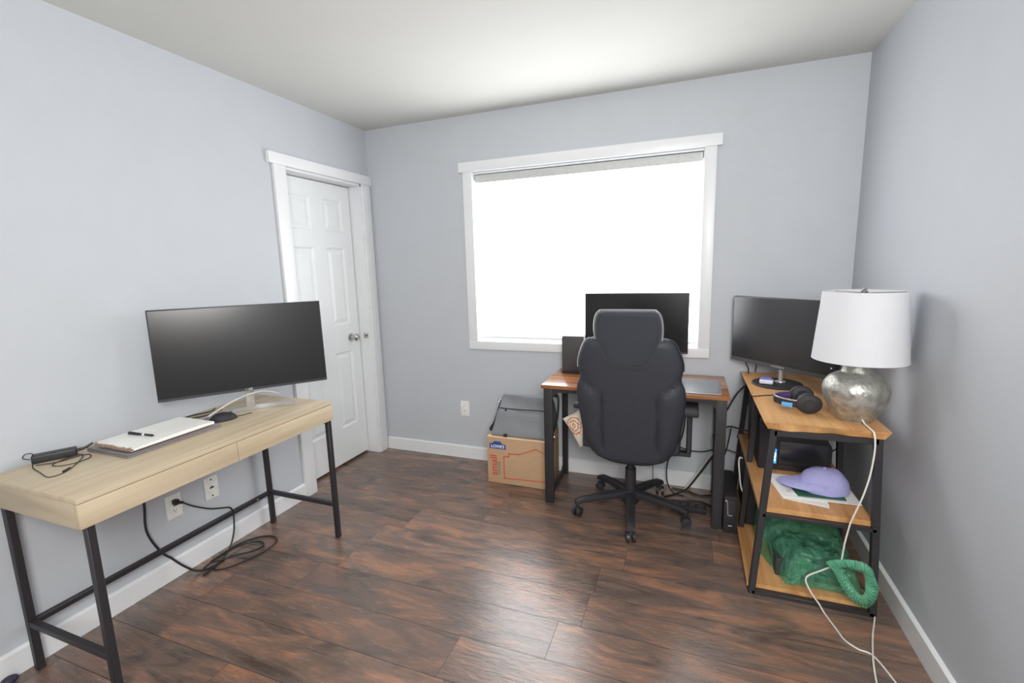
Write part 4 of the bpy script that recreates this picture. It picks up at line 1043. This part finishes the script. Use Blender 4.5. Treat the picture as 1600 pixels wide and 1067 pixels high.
# ------------------------------------------------------------------ computer tower, box and cables on the right
def tech():
    t = thing('computer_tower', 'black computer tower standing at the back left of the bottom board', 'computer', (2.63, -.33, .0365))
    bm = B(); box(bm, 2.578, 2.705, -.445, -.085, .037, .352, .006); put('case', bm, M['matteblack'], t)
    bm = B(); box(bm, 2.583, 2.700, -.450, -.444, .045, .345, .003); put('front_panel', bm, M['blackplastic'], t)
    t = thing('power_supply', 'black box with silver trim on floor between window desk leg and shelf', 'power box', (2.505, -.36, 0))
    bm = B(); box(bm, 2.470, 2.538, -.500, -.150, .001, .205, .006); put('housing', bm, M['matteblack'], t)
    bm = B(); box(bm, 2.478, 2.530, -.504, -.499, .085, .185, .002); put('front_panel', bm, M['blackplastic'], t)
    bm = B(); tube(bm, [(2.478, -.5045, .185), (2.486, -.5065, .175), (2.489, -.5065, .13), (2.492, -.5065, .105), (2.512, -.5065, .105)], .0026, n=6, smooth=3); put('silver_trim', bm, M['silver'], t)
    bm = B(); box(bm, 2.494, 2.514, -.5025, -.4995, .040, .046, .001); put('badge', bm, M['silver'], t)
    def cab(lab, pts, r, mat='cableb', name='black_cable'):
        bm = B(); tube(bm, pts, r, n=8); tag(put(name, bm, M[mat]), lab, 'cable')
    cab('black cable slanting up from behind the window desk leg to the shelf leg', [(2.44, -.10, .36), (2.455, -.10, .46), (2.50, -.09, .56), (2.545, -.075, .65), (2.585, -.072, .70)], .005)
    cab('black cable arching from the window desk leg into the printer side', [(2.435, -.12, .36), (2.46, -.12, .43), (2.51, -.13, .465), (2.56, -.14, .46), (2.605, -.15, .455)], .005)
    cab('black cable hanging in a narrow loop between desk leg and shelf', [(2.52, -.12, .452), (2.512, -.11, .38), (2.50, -.11, .31), (2.485, -.11, .27), (2.455, -.11, .30), (2.437, -.11, .35), (2.425, -.11, .40)], .004)
    cab('white cable hanging from the printer down beside the computer tower', [(2.555, -.40, .385), (2.543, -.41, .39), (2.540, -.41, .36), (2.545, -.43, .30), (2.552, -.44, .245), (2.565, -.47, .215)], .0042, 'cablew', 'white_cable')
    cab('black cable sagging along the back wall under the window desk', [(2.17, -.06, .33), (2.22, -.05, .285), (2.30, -.045, .26), (2.38, -.045, .262), (2.47, -.05, .295), (2.545, -.06, .285), (2.60, -.068, .27)], .004)
    cab('black cable dropping from under the window desk to the floor behind the chair', [(2.27, -.06, .64), (2.262, -.05, .42), (2.24, -.045, .31), (2.205, -.05, .24), (2.17, -.06, .17), (2.17, -.09, .06), (2.21, -.13, .005), (2.27, -.15, .005)], .004)
    cab('thick black cable curving along floor and up past the window desk leg', [(2.16, -.20, .006), (2.22, -.15, .006), (2.29, -.10, .03), (2.36, -.06, .12), (2.43, -.05, .235), (2.47, -.05, .285)], .0055)
    cab('white cable running from the floor up toward the window desk leg', [(2.27, -.09, .005), (2.31, -.06, .06), (2.36, -.045, .14), (2.42, -.045, .245), (2.47, -.05, .30)], .0042, 'cablew', 'white_cable')
    cab('black cable snaking over the floor behind the right chair caster', [(2.12, -.30, .005), (2.20, -.24, .005), (2.28, -.22, .005), (2.36, -.20, .005), (2.42, -.24, .005)], .0055)
    cab('black cable lying on the floor along the back baseboard', [(2.20, -.07, .006), (2.28, -.085, .006), (2.36, -.12, .006), (2.43, -.10, .006), (2.50, -.09, .006)], .005)
    cab('thin black cable hanging straight down behind the chair seat', [(2.08, -.06, .64), (2.08, -.05, .30), (2.08, -.05, .115), (2.085, -.06, .005)], .002)
    cab('thin grey cable hanging on the right wall behind the printer', [(3.07, -.30, .74), (3.055, -.28, .58), (3.02, -.27, .46), (2.975, -.26, .406), (2.94, -.25, .4035)], .003)
    bm = B(); box(bm, 2.24, 2.40, -.175, -.125, .001, .036, .005)
    ps = thing('power_strip', 'black power strip on the floor under the window desk among cables', 'power strip', (2.32, -.31, 0))
    bm.free(); bm = B(); box(bm, 2.20, 2.395, -.345, -.290, .001, .036, .006); put('housing', bm, M['matteblack'], ps)
    bm = B()
    for k in range(4): box(bm, 2.215+.045*k, 2.243+.045*k, -.330, -.305, .0355, .037, .0005, 1)
    put('sockets', bm, M['darkgrey'], ps)
tech()

# ------------------------------------------------------------------ light, camera, colour
wd = bpy.data.worlds.new('daylight'); SC.world = wd; wd.use_nodes = True
bg = wd.node_tree.nodes['Background']; bg.inputs[0].default_value = (1.0, .985, .97, 1); bg.inputs[1].default_value = .45

# soft fill light added behind the viewer to brighten the room, no doorway there
ll = bpy.data.lights.new('fill_light', 'AREA'); ll.shape = 'RECTANGLE'; ll.size = .85; ll.size_y = 1.0; ll.energy = 68; ll.color = (1, .985, .96)
lo = bpy.data.objects.new('fill_light', ll); COL.objects.link(lo); lo.location = (2.6, -3.66, 1.95)
lo.rotation_euler = (Vector((1.05, -.1, .6))-lo.location).to_track_quat('-Z', 'Y').to_euler()

cam = bpy.data.cameras.new('camera'); co = bpy.data.objects.new('camera', cam); COL.objects.link(co)
f, cxp = 729.4664, 1600
cam.sensor_fit = 'HORIZONTAL'; cam.sensor_width = 36; cam.lens = f*36/1600; cam.clip_start = .02
yaw, pitch, roll = .3643, -.1582, -.0276
cy_, sy_ = math.cos(yaw), math.sin(yaw); cp, sp = math.cos(pitch), math.sin(pitch)
fwd = Vector((-sy_*cp, cy_*cp, sp)); right = Vector((cy_, sy_, 0)); up = right.cross(fwd)
cr, sr = math.cos(roll), math.sin(roll)
r2 = cr*right+sr*up; u2 = -sr*right+cr*up
co.matrix_world = Matrix(((r2.x, u2.x, -fwd.x, 2.265), (r2.y, u2.y, -fwd.y, -3.0266), (r2.z, u2.z, -fwd.z, 1.4231), (0, 0, 0, 1)))
SC.camera = co
vs = SC.view_settings
vs.view_transform = 'Standard'; vs.look = 'None'; vs.exposure = 0.0; vs.gamma = 1.0; vs.use_curve_mapping = False
